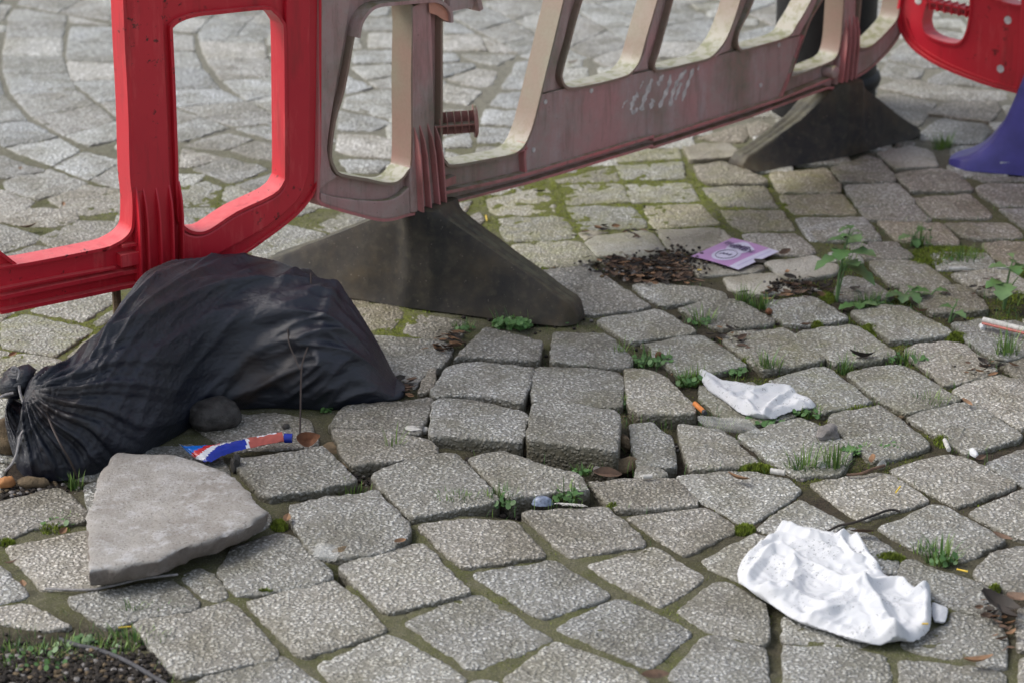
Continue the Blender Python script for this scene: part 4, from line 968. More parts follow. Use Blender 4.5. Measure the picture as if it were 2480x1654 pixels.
# blue foot
A3 = gp(2290, 418); mb = MB(); NS = 40; V = []; NC = 18
fx = Vector((.94, -.30, 0)).normalized(); fy = Vector((-fx.y, fx.x, 0)); base = gp(2300, 395)
tag3 = []
prof = [(0, .010), (.04, .018), (.12, .026), (.19, .040), (.26, .064), (.33, .100), (.38, .145), (.43, .195), (.46, .225), (.95, .225), (1, .2)]
for i in range(NS+1):
    u = i/NS
    for (a, va), (b, vb) in zip(prof[:-1], prof[1:]):
        if u <= b: h = va+(vb-va)*(u-a)/(b-a); break
    wb = .052*min(1, math.sqrt(max(0, u+.01)*7)); tw = wb*(.80-.40*min(1, u/.4)); 
    for k in range(NC):
        v = k/(NC-1)*2-1; av = abs(v); s_ = 1 if v > 0 else -1
        if av > .5: t = (1-av)/.5; y = wb+(tw-wb)*t; z = min(h, .016+(h-.016)*t) if t > 0 else 0
        else: y = tw*av/.5; z = h-.012*(1-av/.5)*(1 if u > .3 else 0)
        p = base+fx*(u*.32)+fy*(y*s_); V.append((p.x, p.y, z+.001))
Fc = []
for i in range(NS):
    for k in range(NC-1): Fc.append((i*NC+k, (i+1)*NC+k, (i+1)*NC+k+1, i*NC+k+1))
    Fc.append((i*NC+NC-1, (i+1)*NC+NC-1, (i+1)*NC, i*NC))
Fc += [tuple(range(NC)), tuple(NS*NC+k for k in range(NC-1, -1, -1))]
bf = mesh('foot', V, Fc, M_BLUEF, t3, angle=45); bf['label'] = 'blue moulded foot with an oval hole'
mb = MB(); q0 = base+fx*.045+Vector((0, 0, .0262)); ring = [q0+fx*math.cos(a)*.020+fy*math.sin(a)*.013+Vector((0, 0, .10*math.cos(a)*.020/.1*.25+.0015)) for a in [k*math.pi/10 for k in range(20)]]
mb.add(ring, [tuple(range(20))]); mb.build('oval_hole', flat('dark_recess', (.012, .010, .035), .8), bf, smooth=False)
mb = MB(); q0 = base+fx*.125-fy*.047+Vector((0, 0, .020)); mb.box(q0, fx*.016, fy*.0015, Vector((0, 0, .006))); mb.build('reflective_tag', M_TGR, bf)

# ------------------------------------------------------------ bollard behind the faded barrier
tb = thing('bollard', 'black iron bollard with a ringed base behind the faded barrier', 'bollard', (.70, 5.235, 0))
mb = MB(); prof = [(.118, 0), (.118, .060), (.125, .066), (.128, .078), (.125, .088), (.118, .094), (.116, .112)]
def lathe(mb, c, prof, n=40, mi=0):
    V = []; 
    for r, z in prof:
        for k in range(n): V.append((c[0]+r*math.cos(2*math.pi*k/n), c[1]+r*math.sin(2*math.pi*k/n), c[2]+z))
    Fc = [(i*n+k, i*n+(k+1) % n, (i+1)*n+(k+1) % n, (i+1)*n+k) for i in range(len(prof)-1) for k in range(n)]
    Fc += [tuple(range(n-1, -1, -1)), tuple((len(prof)-1)*n+k for k in range(n))]
    mb.add(V, Fc, mi)
lathe(mb, (.70, 5.235, 0), prof); mb.build('base', M_BLK, tb)
mb = MB(); lathe(mb, (.70, 5.235, 0), [(.112, .11), (.110, .85), (.120, .86), (.120, .88), (.10, .92), (.06, .96), (.01, .98)]); mb.build('shaft', M_BLK, tb)

# ------------------------------------------------------------ sandbag
tbag = thing('sandbag', 'large black woven sandbag tied at the left, slumped against the red barrier', 'sandbag', gp(480, 1020))
ST = [(40, 1135, 990, .075), (62, 1156, 925, .085), (110, 1166, 893, .10), (165, 1164, 868, .11), (230, 1150, 800, .12), (290, 1128, 722, .13), (350, 1100, 668, .135), (420, 1062, 645, .14), (500, 1016, 637, .14),
      (580, 994, 638, .14), (660, 990, 648, .135), (730, 992, 664, .13), (790, 994, 700, .12), (850, 991, 762, .10), (900, 985, 832, .08), (940, 975, 895, .055), (968, 966, 930, .03), (980, 960, 948, .012)]
st = catmull(ST, 16); NU = len(st); NV = 170; V = []; UVW = []
sph = math.sin(math.radians(22.6)); cph = math.cos(math.radians(22.6))
L_acc = 0; prevc = None; knot = gp(60, 1095)+Vector((0, 0, .105))
for i, (bx, by, ty, a) in enumerate(st):
    G = gp(bx, by); dist = (G-Vector((0, 0, H))).length; k = F/(dist*.999)
    app = (by-ty)/k-a*sph; h = math.sqrt(max(1e-6, app*app-(a*sph)**2))/cph; h = max(.012, h)
    c = G+Vector((0, a, 0)); u = i/(NU-1)
    if prevc is not None: L_acc += (c-prevc).length
    prevc = c
    for j in range(NV+1):
        th = math.pi*1.0*j/NV                     # 0 near side on ground .. pi far side
        cth, sth = math.cos(th), math.sin(th)
        ex = .78
        y = -a*math.copysign(abs(cth)**ex, cth); z = h*max(0, sth)**.80
        if z < .02: y *= .97+.03*z/.02
        p = Vector((c.x, c.y+y, z)); ang = th/math.pi
        near = math.exp(-(u/.42)**1.6); env = min(1, z/.035)
        # gathered pleats fanning from the knot
        kX, kY = proj(p); kr = math.hypot(kX-62, kY-950); kp = math.atan2(kY-950, kX-62)*7.5+1.1*noise.noise(Vector((kX*.006, kY*.006, 1)))+kr*.0012; fan = ((1-2*abs(math.sin(kp*math.pi*.5)))*.0075+(1-2*abs(math.sin(kp*1.31*math.pi+.7)))*.0034)*math.exp(-(kr/330)**2)*min(1, kr/70)
        # long soft folds along the bag, slanting
        q1 = u*9-ang*3.2; f1 = noise.noise(Vector((u*3.0, ang*9-u*7, 2.2))); f2 = noise.noise(Vector((u*9+3, ang*13-u*15, 5.7)))
        ridge = (1-abs(f1)*3.0)**1.4 if abs(f1) < .33 else 0
        ridge2 = (1-abs(f2)*3.4)**1.2 if abs(f2) < .29 else 0
        mid = .35+.65*math.exp(-((u-.62)/.22)**2)
        dsp = fan+(ridge*.013+ridge2*.0065)*mid+noise.noise(Vector((u*14, ang*10, 9)))*.005+noise.noise(Vector((u*4, ang*3, 4)))*.010
        # the pulled crease under the thread
        cr = math.exp(-((u-.715-.10*(ang-.45))/.014)**2)*math.exp(-((ang-.55)/.30)**2); dsp += cr*.010
        cr2 = math.exp(-((u-.64-.22*(ang-.6))/.010)**2)*math.exp(-((ang-.62)/.22)**2); dsp += cr2*.008
        nrm = Vector((0, -cth/a, sth/h)).normalized() if a > .02 else Vector((0, 0, 1))
        p += nrm*dsp*env*min(1, h/.08)
        V.append(tuple(p)); UVW.append((L_acc*1.0, ang*(a+h)*1.6, 0))
Fc = [(i*(NV+1)+j, (i+1)*(NV+1)+j, (i+1)*(NV+1)+j+1, i*(NV+1)+j+1) for i in range(NU-1) for j in range(NV)]
# left end gathers up to the knot
nr = 8; base_i = 0; prev = [j for j in range(NV+1)]
for r in range(1, nr+1):
    t = r/nr; row = []
    for j in range(NV+1):
        p0 = Vector(V[j]); tt = t**.8
        p = p0.lerp(knot, tt); p += Vector((-.018*math.sin(math.pi*t), 0, 0))+Vector((noise.noise(Vector((j*.35, t*2, 3)))*.006*(1-t), 0, noise.noise(Vector((j*.3, t*2, 8)))*.004*(1-t)))
        if r == nr: p = knot+Vector((0, -math.cos(math.pi*j/NV)*.014, math.sin(math.pi*j/NV)*.014))
        row.append(len(V)); V.append(tuple(p)); UVW.append((-t*.05, UVW[j][1], 0))
    for j in range(NV): Fc.append((row[j], prev[j], prev[j+1], row[j+1]))
    prev = row
body = mesh('sack', V, Fc, M_BAG, tbag, angle=None)
a_ = body.data.attributes.new('weave', 'FLOAT_VECTOR', 'POINT'); a_.data.foreach_set('vector', np.array(UVW, np.float32).ravel())
mb = MB(); kx = knot+Vector((0, 0, .0))
K = lambda x, y, dd=0: gp(*p1(f"M {x},{y}")) and (Vector((0, 0, H))+ray(*p1(f"M {x},{y}")).normalized()*((knot-Vector((0, 0, H))).length+dd))
mb.tube([K(330, 300), K(260, 260), K(180, 250), K(120, 210), K(80, 160)], [.022, .024, .020, .015, .009], 12)
mb.tube([K(200, 330), K(130, 340), K(60, 390), K(10, 430)], [.022, .021, .017, .008], 10)
mb.tube([K(260, 380), K(240, 320), K(220, 250)], [.020, .024, .02], 10)
mb.tube([K(300, 330, -.01), K(420, 370, -.005), K(520, 390, .0)], [.018, .018, .008], 10)
mb.build('tied_neck', M_BAG, tbag, angle=None)
mb = MB()
pts = catmull([tuple(K(x, y, -.030)) for x, y in ((200, 270), (215, 200), (195, 150), (150, 135), (130, 170), (165, 190), (185, 160), (150, 135))], 4); mb.tube(pts, .0022, 6)
pts = catmull([tuple(K(x, y, d_)) for x, y, d_ in ((215, 340, -.03), (225, 420, -.035), (255, 520, -.04), (290, 650, -.05), (295, 790, -.06), (230, 890, -.07), (205, 1000, -.075), (160, 1170, -.075), (60, 1290, -.07))], 6); mb.tube(pts, .0022, 6)
pts = catmull([tuple(K(x, y, -.03)) for x, y in ((0, 470), (60, 440), (150, 420))], 4); mb.tube(pts, .0022, 6)
mb.build('tie_cord', M_TWINE, tbag)
mb = MB(); pts = catmull([tuple(K(x, y, d_)) for x, y, d_ in ((400, 500, -.06), (500, 620, -.085), (600, 840, -.115), (680, 1000, -.13), (780, 1170, -.125), (870, 1370, -.10))], 6); mb.tube(pts, .0016, 6)
mb.build('loose_thread', M_DTWINE, tbag)
# dangling thread in front of the bag
def atd(x, y, dd): return Vector((0, 0, H))+ray(x, y).normalized()*dd
dz_ = (gp(727, 1063)-Vector((0, 0, H))).length
mb = MB(); pts = catmull([tuple(atd(x, y, dz_+d_)) for x, y, d_ in ((753, 662, .16), (753, 740, .115), (750, 820, .08), (735, 870, .055), (730, 900, .04), (728, 980, .02), (726, 1060, 0))], 5); mb.tube(pts, .0014, 6)
pts = catmull([tuple(atd(x, y, dz_+d_)) for x, y, d_ in ((697, 688, .135), (697, 780, .09), (700, 830, .07), (715, 868, .055), (727, 895, .04))], 5); mb.tube(pts, .0010, 6)
tag(mb.build('dangling_thread', M_DTWINE), 'thin brown thread hanging straight down in front of the black sandbag', 'thread')

# ------------------------------------------------------------ broken slab
def slab(st, zt, th, tilt, name, m, seed=0, step=.007):
    P = px(st); pc = (sum(p[0] for p in P)/len(P), sum(p[1] for p in P)/len(P))
    W = [gp(a, b, zt).to_2d() for a, b in P]; Q = []
    for i in range(len(W)):
        a, b = W[i-1], W[i]; n = max(1, int((b-a).length/step))
        for k in range(n): Q.append(a.lerp(b, k/n))
    c = sum(Q, Vector((0, 0)))/len(Q); n = len(Q); out = []
    area = sum(Q[i-1].x*Q[i].y-Q[i].x*Q[i-1].y for i in range(n))
    if area < 0: Q = Q[::-1]
    rings = [(0.97, -th*.98), (1.0, -th*.8), (1.008, -th*.45), (1.002, -th*.15), (.992, -.0015), (.97, 0), (.85, .0005), (.65, .001), (.45, .001), (.22, .001)]
    V = []
    for f, zz in rings:
        for q in Q:
            p = c+(q-c)*f; nn = noise.noise(Vector((q.x*45, q.y*45, zz*90+seed)))*.0055+noise.noise(Vector((q.x*130, q.y*130, zz*200+seed)))*.0035
            if zz <= -.001: p = p+(q-c).normalized()*nn*(1 if zz < -.002 else .5)
            z = zt+zz+(p.x-c.x)*tilt[0]+(p.y-c.y)*tilt[1]
            if zz > -.002: z += noise.noise(Vector((p.x*18, p.y*18, seed)))*.003+noise.noise(Vector((p.x*90, p.y*90, seed)))*.0012
            V.append((p.x, p.y, z))
    V.append((c.x, c.y, zt+.001)); Fc = [tuple(range(n-1, -1, -1))]
    for r in range(len(rings)-1):
        for i in range(n): Fc.append((r*n+i, r*n+(i+1) % n, (r+1)*n+(i+1) % n, (r+1)*n+i))
    for i in range(n): Fc.append(((len(rings)-1)*n+i, (len(rings)-1)*n+(i+1) % n, len(V)-1))
    return mesh(name, V, Fc, m, angle=55)
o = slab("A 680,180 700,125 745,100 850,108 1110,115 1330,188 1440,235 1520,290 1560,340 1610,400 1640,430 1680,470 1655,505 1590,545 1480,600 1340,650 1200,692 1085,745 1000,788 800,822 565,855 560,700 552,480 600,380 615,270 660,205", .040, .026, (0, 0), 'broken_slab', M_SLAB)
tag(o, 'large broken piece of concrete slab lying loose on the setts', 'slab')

# ------------------------------------------------------------ crumpled papers
def segd(X, Y, a, b):
    ax, ay = a; bx, by = b; dx, dy = bx-ax, by-ay; t = np.clip(((X-ax)*dx+(Y-ay)*dy)/(dx*dx+dy*dy+1e-12), 0, 1)
    return np.hypot(X-ax-t*dx, Y-ay-t*dy), t
def crumple(st, ridges, name, base, amp, seed, zbase=.010, rim=.010, m=M_PAPER, step=.0018):
    """a sheet inside the traced outline, raised along creases and rim, with fine crumple"""
    P = [gp(a, b, zbase) for a, b in catmull(px(st), 3, True)]; poly = [(p.x, p.y) for p in P]
    x0, x1 = min(p[0] for p in poly), max(p[0] for p in poly); y0, y1 = min(p[1] for p in poly), max(p[1] for p in poly)
    gx = np.arange(x0, x1+step, step); gy = np.arange(y0, y1+step, step); X, Y = np.meshgrid(gx, gy); ins = inpoly(X, Y, poly)
    de = np.full(X.shape, 9.)
    for i in range(len(poly)): d, _ = segd(X, Y, poly[i-1], poly[i]); de = np.minimum(de, d)
    Z = np.full(X.shape, .0035)+rim*np.exp(-((de-.012)/.008)**2)*.45
    Z += (base+.005)*(1-np.exp(-de/.012)); RZ = np.zeros(X.shape)
    for rs, h, w_ in ridges:
        R = [gp(a, b, zbase+.01) for a, b in px(rs)]; best = np.zeros(X.shape)
        for i in range(len(R)-1):
            d, t = segd(X, Y, (R[i].x, R[i].y), (R[i+1].x, R[i+1].y)); best = np.maximum(best, np.clip(1-d/w_, 0, 1))
        RZ = np.maximum(RZ, h*.62*best)+.25*np.minimum(RZ, h*.62*best)
    Z += RZ; idx = -np.ones(X.shape, int); V = []
    for i in range(X.shape[0]):
        for j in range(X.shape[1]):
            if ins[i, j]:
                x, y = X[i, j], Y[i, j]
                wx = x+.010*noise.noise(Vector((x*22, y*22, seed+3))); wy = y+.010*noise.noise(Vector((x*22, y*22, seed+7)))
                r = (1-abs(noise.noise(Vector((wx*26, wy*26, seed))))*2.2); r2 = (1-abs(noise.noise(Vector((wx*62, wy*62, seed+9))))*2.2)
                r3 = 1-abs(noise.noise(Vector((wx*11, wy*11, seed+5))))*3; z = Z[i, j]+amp*(max(-.4, r3)*.60+r*.30+r2*.13)*min(1, de[i, j]/.010+.12)
                idx[i, j] = len(V); V.append((x, y, max(.003, z)))
    # snap the border to the outline
    Fc = []
    for i in range(X.shape[0]-1):
        for j in range(X.shape[1]-1):
            q = [idx[i, j], idx[i, j+1], idx[i+1, j+1], idx[i+1, j]]
            if min(q) >= 0: Fc.append(tuple(q))
            elif sorted(q)[1] >= 0: Fc.append(tuple(k for k in q if k >= 0))
    # drop a skirt so the edge rests on the stones
    bm = bmesh.new(); vs = [bm.verts.new(v) for v in V]
    for f in Fc: bm.faces.new([vs[k] for k in f])
    for v in list(bm.verts):
        if not v.link_faces: bm.verts.remove(v)
    be = [e for e in bm.edges if e.is_boundary]; 
    bmesh.ops.smooth_vert(bm, verts=list({v for e in be for v in e.verts}), factor=.6, use_axis_x=True, use_axis_y=True, use_axis_z=True)
    be = [e for e in bm.edges if e.is_boundary]; r = bmesh.ops.extrude_edge_only(bm, edges=be)
    cx_ = (x0+x1)/2; cy_ = (y0+y1)/2
    for v in [g for g in r['geom'] if isinstance(g, bmesh.types.BMVert)]: v.co.z = .0015; v.co.x += (cx_-v.co.x)*.09; v.co.y += (cy_-v.co.y)*.09
    bm.verts.index_update(); V = [tuple(v.co) for v in bm.verts]; Fc = [tuple(v.index for v in f.verts) for f in bm.faces]; bm.free()
    return mesh(name, V, Fc, m, angle=None)
o = crumple("C 530,860 560,770 640,690 760,610 820,560 900,580 1000,592 1160,640 1290,650 1380,730 1470,850 1460,885 1550,875 1650,958 1690,970 1750,932 1765,1000 1770,1170 1740,1230 1640,1285 1440,1310 1270,1285 1150,1240 900,1160 720,1045 600,970 555,920",
            [("C 600,870 690,760 790,700 890,740 900,800", .014, .012), ("C 700,960 820,955 900,985 1100,1070 1340,935", .016, .022), ("C 1340,935 1560,1280", .020, .020), ("C 790,705 1000,800 1200,900 1345,940", .018, .016),
             ("C 820,575 1000,640 1180,660 1210,640", .018, .012), ("C 1180,650 1280,770 1330,780", .016, .008), ("C 1290,660 1360,760 1450,850", .018, .012), ("C 1340,940 1480,900 1560,890 1650,970 1750,950", .016, .012), ("C 1750,950 1755,1150", .014, .009),
             ("C 570,900 720,1010 900,1130 1200,1220 1440,1290", .012, .012)], 'crumpled_paper', .006, .011, 3.1, zbase=.012)
tag(o, 'large crumpled white paper with black specks lying on the setts, lower right', 'litter')
o = crumple("C 1763,1055 1830,1070 1875,1092 1868,1150 1850,1185 1800,1180 1768,1165", [], 'paper_scrap', -.002, .003, 8, zbase=.004, rim=.002); tag(o, 'small white paper corner poking out at the right end of the large crumpled paper', 'litter')
o = crumple("F 285,770 330,765 430,820 560,850 650,880 700,862 800,855 880,862 905,900 930,935 1010,960 1040,985 1000,1005 900,1015 820,1040 760,1065 680,1062 600,1045 520,1010 440,950 350,890 310,840",
            [("F 300,790 420,880 520,950 600,960", .006, .012), ("F 640,900 720,880 870,880", .014, .010), ("F 600,960 640,1010 700,1030 750,960 800,930", .013, .009), ("F 800,930 890,900", .012, .008), ("F 480,910 600,890 640,930", .008, .008), ("F 900,940 1020,985", .007, .009)], 'crumpled_tissue', .003, .007, 5.5, zbase=.010)
tag(o, 'small crumpled white tissue twisted to a tail at its left', 'litter')

# ------------------------------------------------------------ flyer
tfl = thing('flyer', 'purple flyer with white oval badge lying flat beside the leaf pile', 'flyer', gp(1785, 615))
fc = [gp(*p, .007) for p in px("L 280,515 1120,140 2070,425 1240,795")]
def FL(u, v, z=0): a = fc[0].lerp(fc[1], v); b = fc[3].lerp(fc[2], v); return a.lerp(b, u)+Vector((0, 0, z+.004*math.sin(u*3.1)*math.sin(v*2.2+.5)))
def sheet(mb, u0, u1, v0, v1, z, n=10, mi=0):
    V = [FL(u0+(u1-u0)*i/n, v0+(v1-v0)*j/n, z) for i in range(n+1) for j in range(n+1)]
    mb.add(V, [(i*(n+1)+j, (i+1)*(n+1)+j, (i+1)*(n+1)+j+1, i*(n+1)+j+1) for i in range(n) for j in range(n)], mi)
mb = MB(); sheet(mb, 0, 1, 0, 1, 0); mb.build('paper', M_PUR, tfl)
mb = MB(); sheet(mb, .80, .999, .001, .999, .0006); mb.build('white_strip', M_LIL, tfl)
def disc(mb, cu, cv, ru, rv, z, n=28, mi=0, u_=None):
    V = [FL(cu, cv, z)]+[FL(cu+ru*math.cos(2*math.pi*k/n), cv+rv*math.sin(2*math.pi*k/n), z) for k in range(n)]
    mb.add(V, [(0, 1+k, 1+(k+1) % n) for k in range(n)], mi)
mb = MB(); disc(mb, .46, .33, .23, .25, .0007); 
bub = [(.28, .52), (.22, .70), (.30, .92), (.40, .93), (.52, .86), (.66, .78), (.70, .70), (.60, .46), (.40, .45)]
bb = catmull(bub, 4, True); cB = (sum(p[0] for p in bb)/len(bb), sum(p[1] for p in bb)/len(bb)); V = [FL(*cB, .0008)]+[FL(p[0], p[1], .0008) for p in bb]
mb.add(V, [(0, 1+k, 1+(k+1) % len(bb)) for k in range(len(bb))]); mb.build('badge', M_LIL, tfl)
mb = MB(); n = 36
ringp = [FL(.46+.17*math.cos(2*math.pi*k/n), .33+.18*math.sin(2*math.pi*k/n), .0012) for k in range(n+1)]; mb.tube(ringp, .0006, 4)
for k in range(3): mb.tube([FL(.36+.07*k, .27+.02*k, .0012), FL(.40+.07*k, .36+.01*k, .0012), FL(.42+.06*k, .30, .0012)], .0006, 4)
def text(body, org, ux, uy, size, m, parent, name):
    cu = D.curves.new('t', 'FONT'); cu.body = body; cu.size = 1; cu.align_x = 'CENTER'; cu.align_y = 'CENTER'; cu.offset = .02
    ob = D.objects.new('t', cu); sc.collection.objects.link(ob); bpy.context.view_layer.update()
    me = D.meshes.new_from_object(ob.evaluated_get(bpy.context.evaluated_depsgraph_get())); D.objects.remove(ob); D.curves.remove(cu)
    V = [org+ux*(v.co.x*size)+uy*(v.co.y*size) for v in me.vertices]; Fc = [tuple(p.vertices) for p in me.polygons]; D.meshes.remove(me)
    return mesh(name, V, Fc, m, parent, smooth=False)
mb.build('drawing', M_INK, tfl)
vx = (fc[2]-fc[3]).normalized(); ux = (fc[3]-fc[0]).normalized()
text('BUMP', FL(.36, .70, .0022), ux, vx, .022, M_INK, tfl, 'lettering'); text('BABY', FL(.52, .63, .0022), ux, vx, .022, M_INK, tfl, 'lettering')
mb = MB(); mb.add([FL(.885, .1, .0012), FL(.905, .1, .0012), FL(.905, .92, .0012), FL(.885, .92, .0012)], [(0, 1, 2, 3)]); mb.build('fine_print', flat('pale_print', (.42, .38, .60)), tfl, smooth=False)

# ------------------------------------------------------------ toothpaste tube
ttb = thing('toothpaste_tube', 'flattened blue, red and white toothpaste tube with a blue cap', 'tube', gp(570, 1080))
top_e = px("N 185,660 270,705 440,695 640,688 860,660 1060,625 1240,590 1480,555 1640,540"); bot_e = px("N 420,870 500,905 650,920 800,850 960,790 1130,750 1350,700 1500,668 1690,632")
te = catmull(top_e, 8); be_ = catmull(bot_e, 8); n = len(te); mb = MB(); V = []; NW = 16
for i in range(n):
    A_, B_ = gp(*te[i], .022-.004*i/n), gp(*be_[i], .010+.006*i/n); th = .002+.007*(i/n)
    for k in range(NW+1):
        t = k/NW; p = A_.lerp(B_, t); p.z += th*math.sin(math.pi*t)+.002*noise.noise(Vector((i*.4, k*.7, 2))); V.append(p)
    for k in range(NW-1, 0, -1):
        t = k/NW; p = A_.lerp(B_, t); p.z -= th*math.sin(math.pi*t)*.7; V.append(p)
R_ = 2*NW; Fc = []; mi = []
def tcol(i, k):
    u = i/n; t = k/NW if k <= NW else 1-(k-NW)/NW
    if u < .06 + .0*t: return 5
    if u > .68-.03*t: return 4 if (.25 < t < .48 and .74 < u < .92 and k <= NW) else 3
    if .655-.03*t < u: return 4
    tw_ = .92-(u-.10)*2.3
    if abs(t-tw_) < .13: return 4
    if tw_-.36 < t < tw_: return 2
    if t < tw_ and u < .34: return 1
    if .12 < t < .30 and .42 < u < .62 and (i//2+k) % 3: return 4
    return 0
for i in range(n-1):
    for k in range(R_): Fc.append((i*R_+k, i*R_+(k+1) % R_, (i+1)*R_+(k+1) % R_, (i+1)*R_+k)); mi.append(tcol(i, k))
Fc += [tuple(range(R_)), tuple((n-1)*R_+k for k in range(R_))]; mi += [5, 3]; mb.add(V, Fc); mb.mi = mi
mb.build('body', [M_BLUE, M_SKYB, M_TRED, M_TOR, M_TWH, M_TGR], ttb, angle=60)
c0 = gp(*p1("N 1690,590"), .017); c1_ = gp(*p1("N 1810,592"), .017); mb = MB(); mb.tube([c0, c0.lerp(c1_, .1), c1_], [.006, .0075, .007], 14); mb.build('cap', M_BLUE, ttb)

# ------------------------------------------------------------ small things
def rock(name, x, y, sx, sy, sz, m, seed, label, cat='stone', group=None, z=0., sub=3, rough=.25):
    bm = bmesh.new(); bmesh.ops.create_icosphere(bm, subdivisions=sub, radius=1); c = gp(x, y, z); r = random.Random(seed); a = r.uniform(0, 3)
    V = []
    for v in bm.verts:
        p = v.co.copy(); d = 1+rough*noise.noise(p*1.3+Vector((seed, 0, 0)))+rough*.4*noise.noise(p*3.5+Vector((0, seed, 0)))
        p *= d; X_ = p.x*sx; Y_ = p.y*sy; Z_ = p.z*sz
        V.append((c.x+X_*math.cos(a*.3)-Y_*math.sin(a*.3), c.y+X_*math.sin(a*.3)+Y_*math.cos(a*.3), c.z+Z_+sz*.72))
    Fc = [tuple(v.index for v in f.verts) for f in bm.faces]; bm.free()
    o = mesh(name, V, Fc, m, angle=40 if rough > .15 else None); tag(o, label, cat, group); return o
rock('cobble', 520, 1030, .042, .034, .026, M_DARKST, 3, 'round dark cobble half tucked under the black sandbag', rough=.14, sub=5)
rock('loose_stone', 2003, 1060, .019, .015, .012, M_STONE, 5, 'small grey angular stone lying loose below the white tissue', rough=.5)
rock('pebble', 1300, 0+1104, .022, .014, .012, M_CLOD, 7, 'brown clod wedged in front of the most raised sett, right half', 'clod', 'clods in the open joint', -.02, rough=.35)
rock('clod', 1338, 1112, .026, .016, .014, M_CLOD, 8, 'largest brown clay clod under the raised sett front', 'clod', 'clods in the open joint', -.022, rough=.4)
rock('clod', 1160, 1082, .050, .012, .011, M_CLOD, 9, 'long brown clay ridge in front of the left raised sett', 'clod', 'clods in the open joint', -.012, rough=.35)
rock('clod', 1250, 1098, .030, .012, .012, M_CLOD, 10, 'brown clay clod left of the largest clod', 'clod', 'clods in the open joint', -.018, rough=.4)
rock('clod', 1512, 1140, .026, .016, .012, M_CLOD, 11, 'olive clay clod at the right end of the open crack', 'clod', 'clods in the open joint', -.018, rough=.4)
rock('clod', 1510, 1085, .010, .020, .012, M_CLOD, 12, 'brown clay clod in the upright gap right of the raised sett', 'clod', 'clods in the open joint', -.015, rough=.4)
rock('clod', 812, 1088, .022, .020, .005, M_CLOD, 13, 'brown rubble clod between toothpaste cap and near setts', 'clod', None, -.008, rough=.3)
rock('clod', 848, 1122, .012, .028, .005, M_CLOD, 14, 'long brown mortar lump right of the raised sett below the tube', 'clod', None, -.006, rough=.3)
rock('clod', 25, 1085, .032, .030, .028, M_CLOD, 15, 'brown clay lump at the left edge beneath the sandbag knot', 'clod', None, 0, rough=.3)
rock('clod', 80, 1180, .024, .012, .010, M_CLOD, 21, 'flat brown stone under the lower left corner of the sandbag', 'clod', None, -.004, rough=.3)
rock('pebble', 1447, 1145, .007, .007, .007, M_STONE, 16, 'round grey pebble inside the open crack', 'pebble', None, -.014, rough=.1)
rock('pebble', 17, 1176, .013, .009, .009, M_BRICK, 17, 'orange pebble at the left edge below the sandbag', 'pebble', rough=.3)
rock('pebble', 571, 1138, .007, .008, .014, M_DARKST, 18, 'small black sharp stone beside the slab and tube', 'pebble', rough=.6)
rock('pebble', 693, 1038, .006, .006, .005, M_DARKST, 19, 'small black berry-like ball on the sett behind the tube', 'pebble', rough=.1)
rock('pebble', 1028, 1049, .008, .006, .006, M_WHITE, 20, 'white pebble in the gap beside the left raised sett', 'pebble', None, -.004, rough=.15)
rock('chewing_gum', 997, 1038, .010, .012, .0012, M_WHITE, 22, 'flat white splat on the sett below the tip of the sandbag', 'gum', None, .0105, rough=.4)
rock('shell_bit', 1988, 1132, .007, .009, .006, M_WHITE, 23, 'white bottle-cap sized bit in the grass below the grey stone', 'litter', rough=.2)
rock('pebble', 830, 1342, .018, .010, .006, M_CLOD, 24, 'brown chip between the vial and the sett right of it', 'pebble', rough=.3)
rock('pebble', 1595, 868, .006, .006, .007, M_RUST, 25, 'dark round seed head in the grass left of the tissue', 'seed head', rough=.2, z=.004)
rock('pebble', 1862, 761, .006, .006, .006, M_RUST, 26, 'reddish brown pebble in the joint below the flyer', 'pebble', rough=.2)
def cyl(name, a, b, r, m, label, cat, z=.004, mats=None, ends=None, group=None):
    A_, B_ = gp(*a, z+r), gp(*b, z+r)
    t = thing(name, label, cat, A_.lerp(B_, .5)-Vector((0, 0, r)), group) if ends else None
    if ends:
        f, m2, nm, nm2 = ends; mb = MB(); mb.tube([A_, A_.lerp(B_, f)], r, 14); mb.build(nm, m, t); mb = MB(); mb.tube([A_.lerp(B_, f), B_], r*.97, 14); mb.build(nm2, m2, t); return t
    mb = MB(); mb.tube([A_, B_], r, 14); return tag(mb.build(name, m), label, cat, group)
cyl('cigarette_filter', p1("F 268,985"), p1("F 335,1045"), .0040, M_ORANGE, 'orange cigarette filter with a burnt end left of the white tissue', 'cigarette end', .008, ends=(.85, M_PIPE, 'filter', 'burnt_end'))
cyl('cigarette_filter', p1("J 1605,452"), p1("J 1790,450"), .0038, M_WHITE, 'white cigarette stub lying on the moss at the upper right', 'cigarette end', .004)
cyl('cigarette_filter', p1("J 2085,440"), p1("J 2225,446"), .0030, M_WHITE, 'thin white stick behind the right-hand weed', 'litter', .002)
t = cyl('paper_stick', p1("J 1950,955"), p1("J 2480,1080"), .0055, M_WHITE, 'white stick with an orange stripe at the right edge', 'litter', .012)
mb = MB(); A_, B_ = gp(*p1("J 1940,986"), .0145), gp(*p1("J 2480,1113"), .0145); mb.tube([A_, B_], .0022, 8); o = mb.build('orange_stripe', M_TOR, t)
cyl('cigarette_filter', p1("F 748,1408"), p1("F 838,1422"), .0042, M_WHITE, 'pale stub beside the moss left of the grass tuft', 'cigarette end', .003)
cyl('cigarette_filter', p1("B 1975,262"), p1("B 2035,258"), .0035, M_WHITE, 'tiny white stub on the small sett chip', 'cigarette end', .006)
cyl('straw_bit', p1("F 1850,1215"), p1("F 1875,1275"), .0035, M_WHITE, 'small white wood splinter upright in the right joint', 'litter', .003)
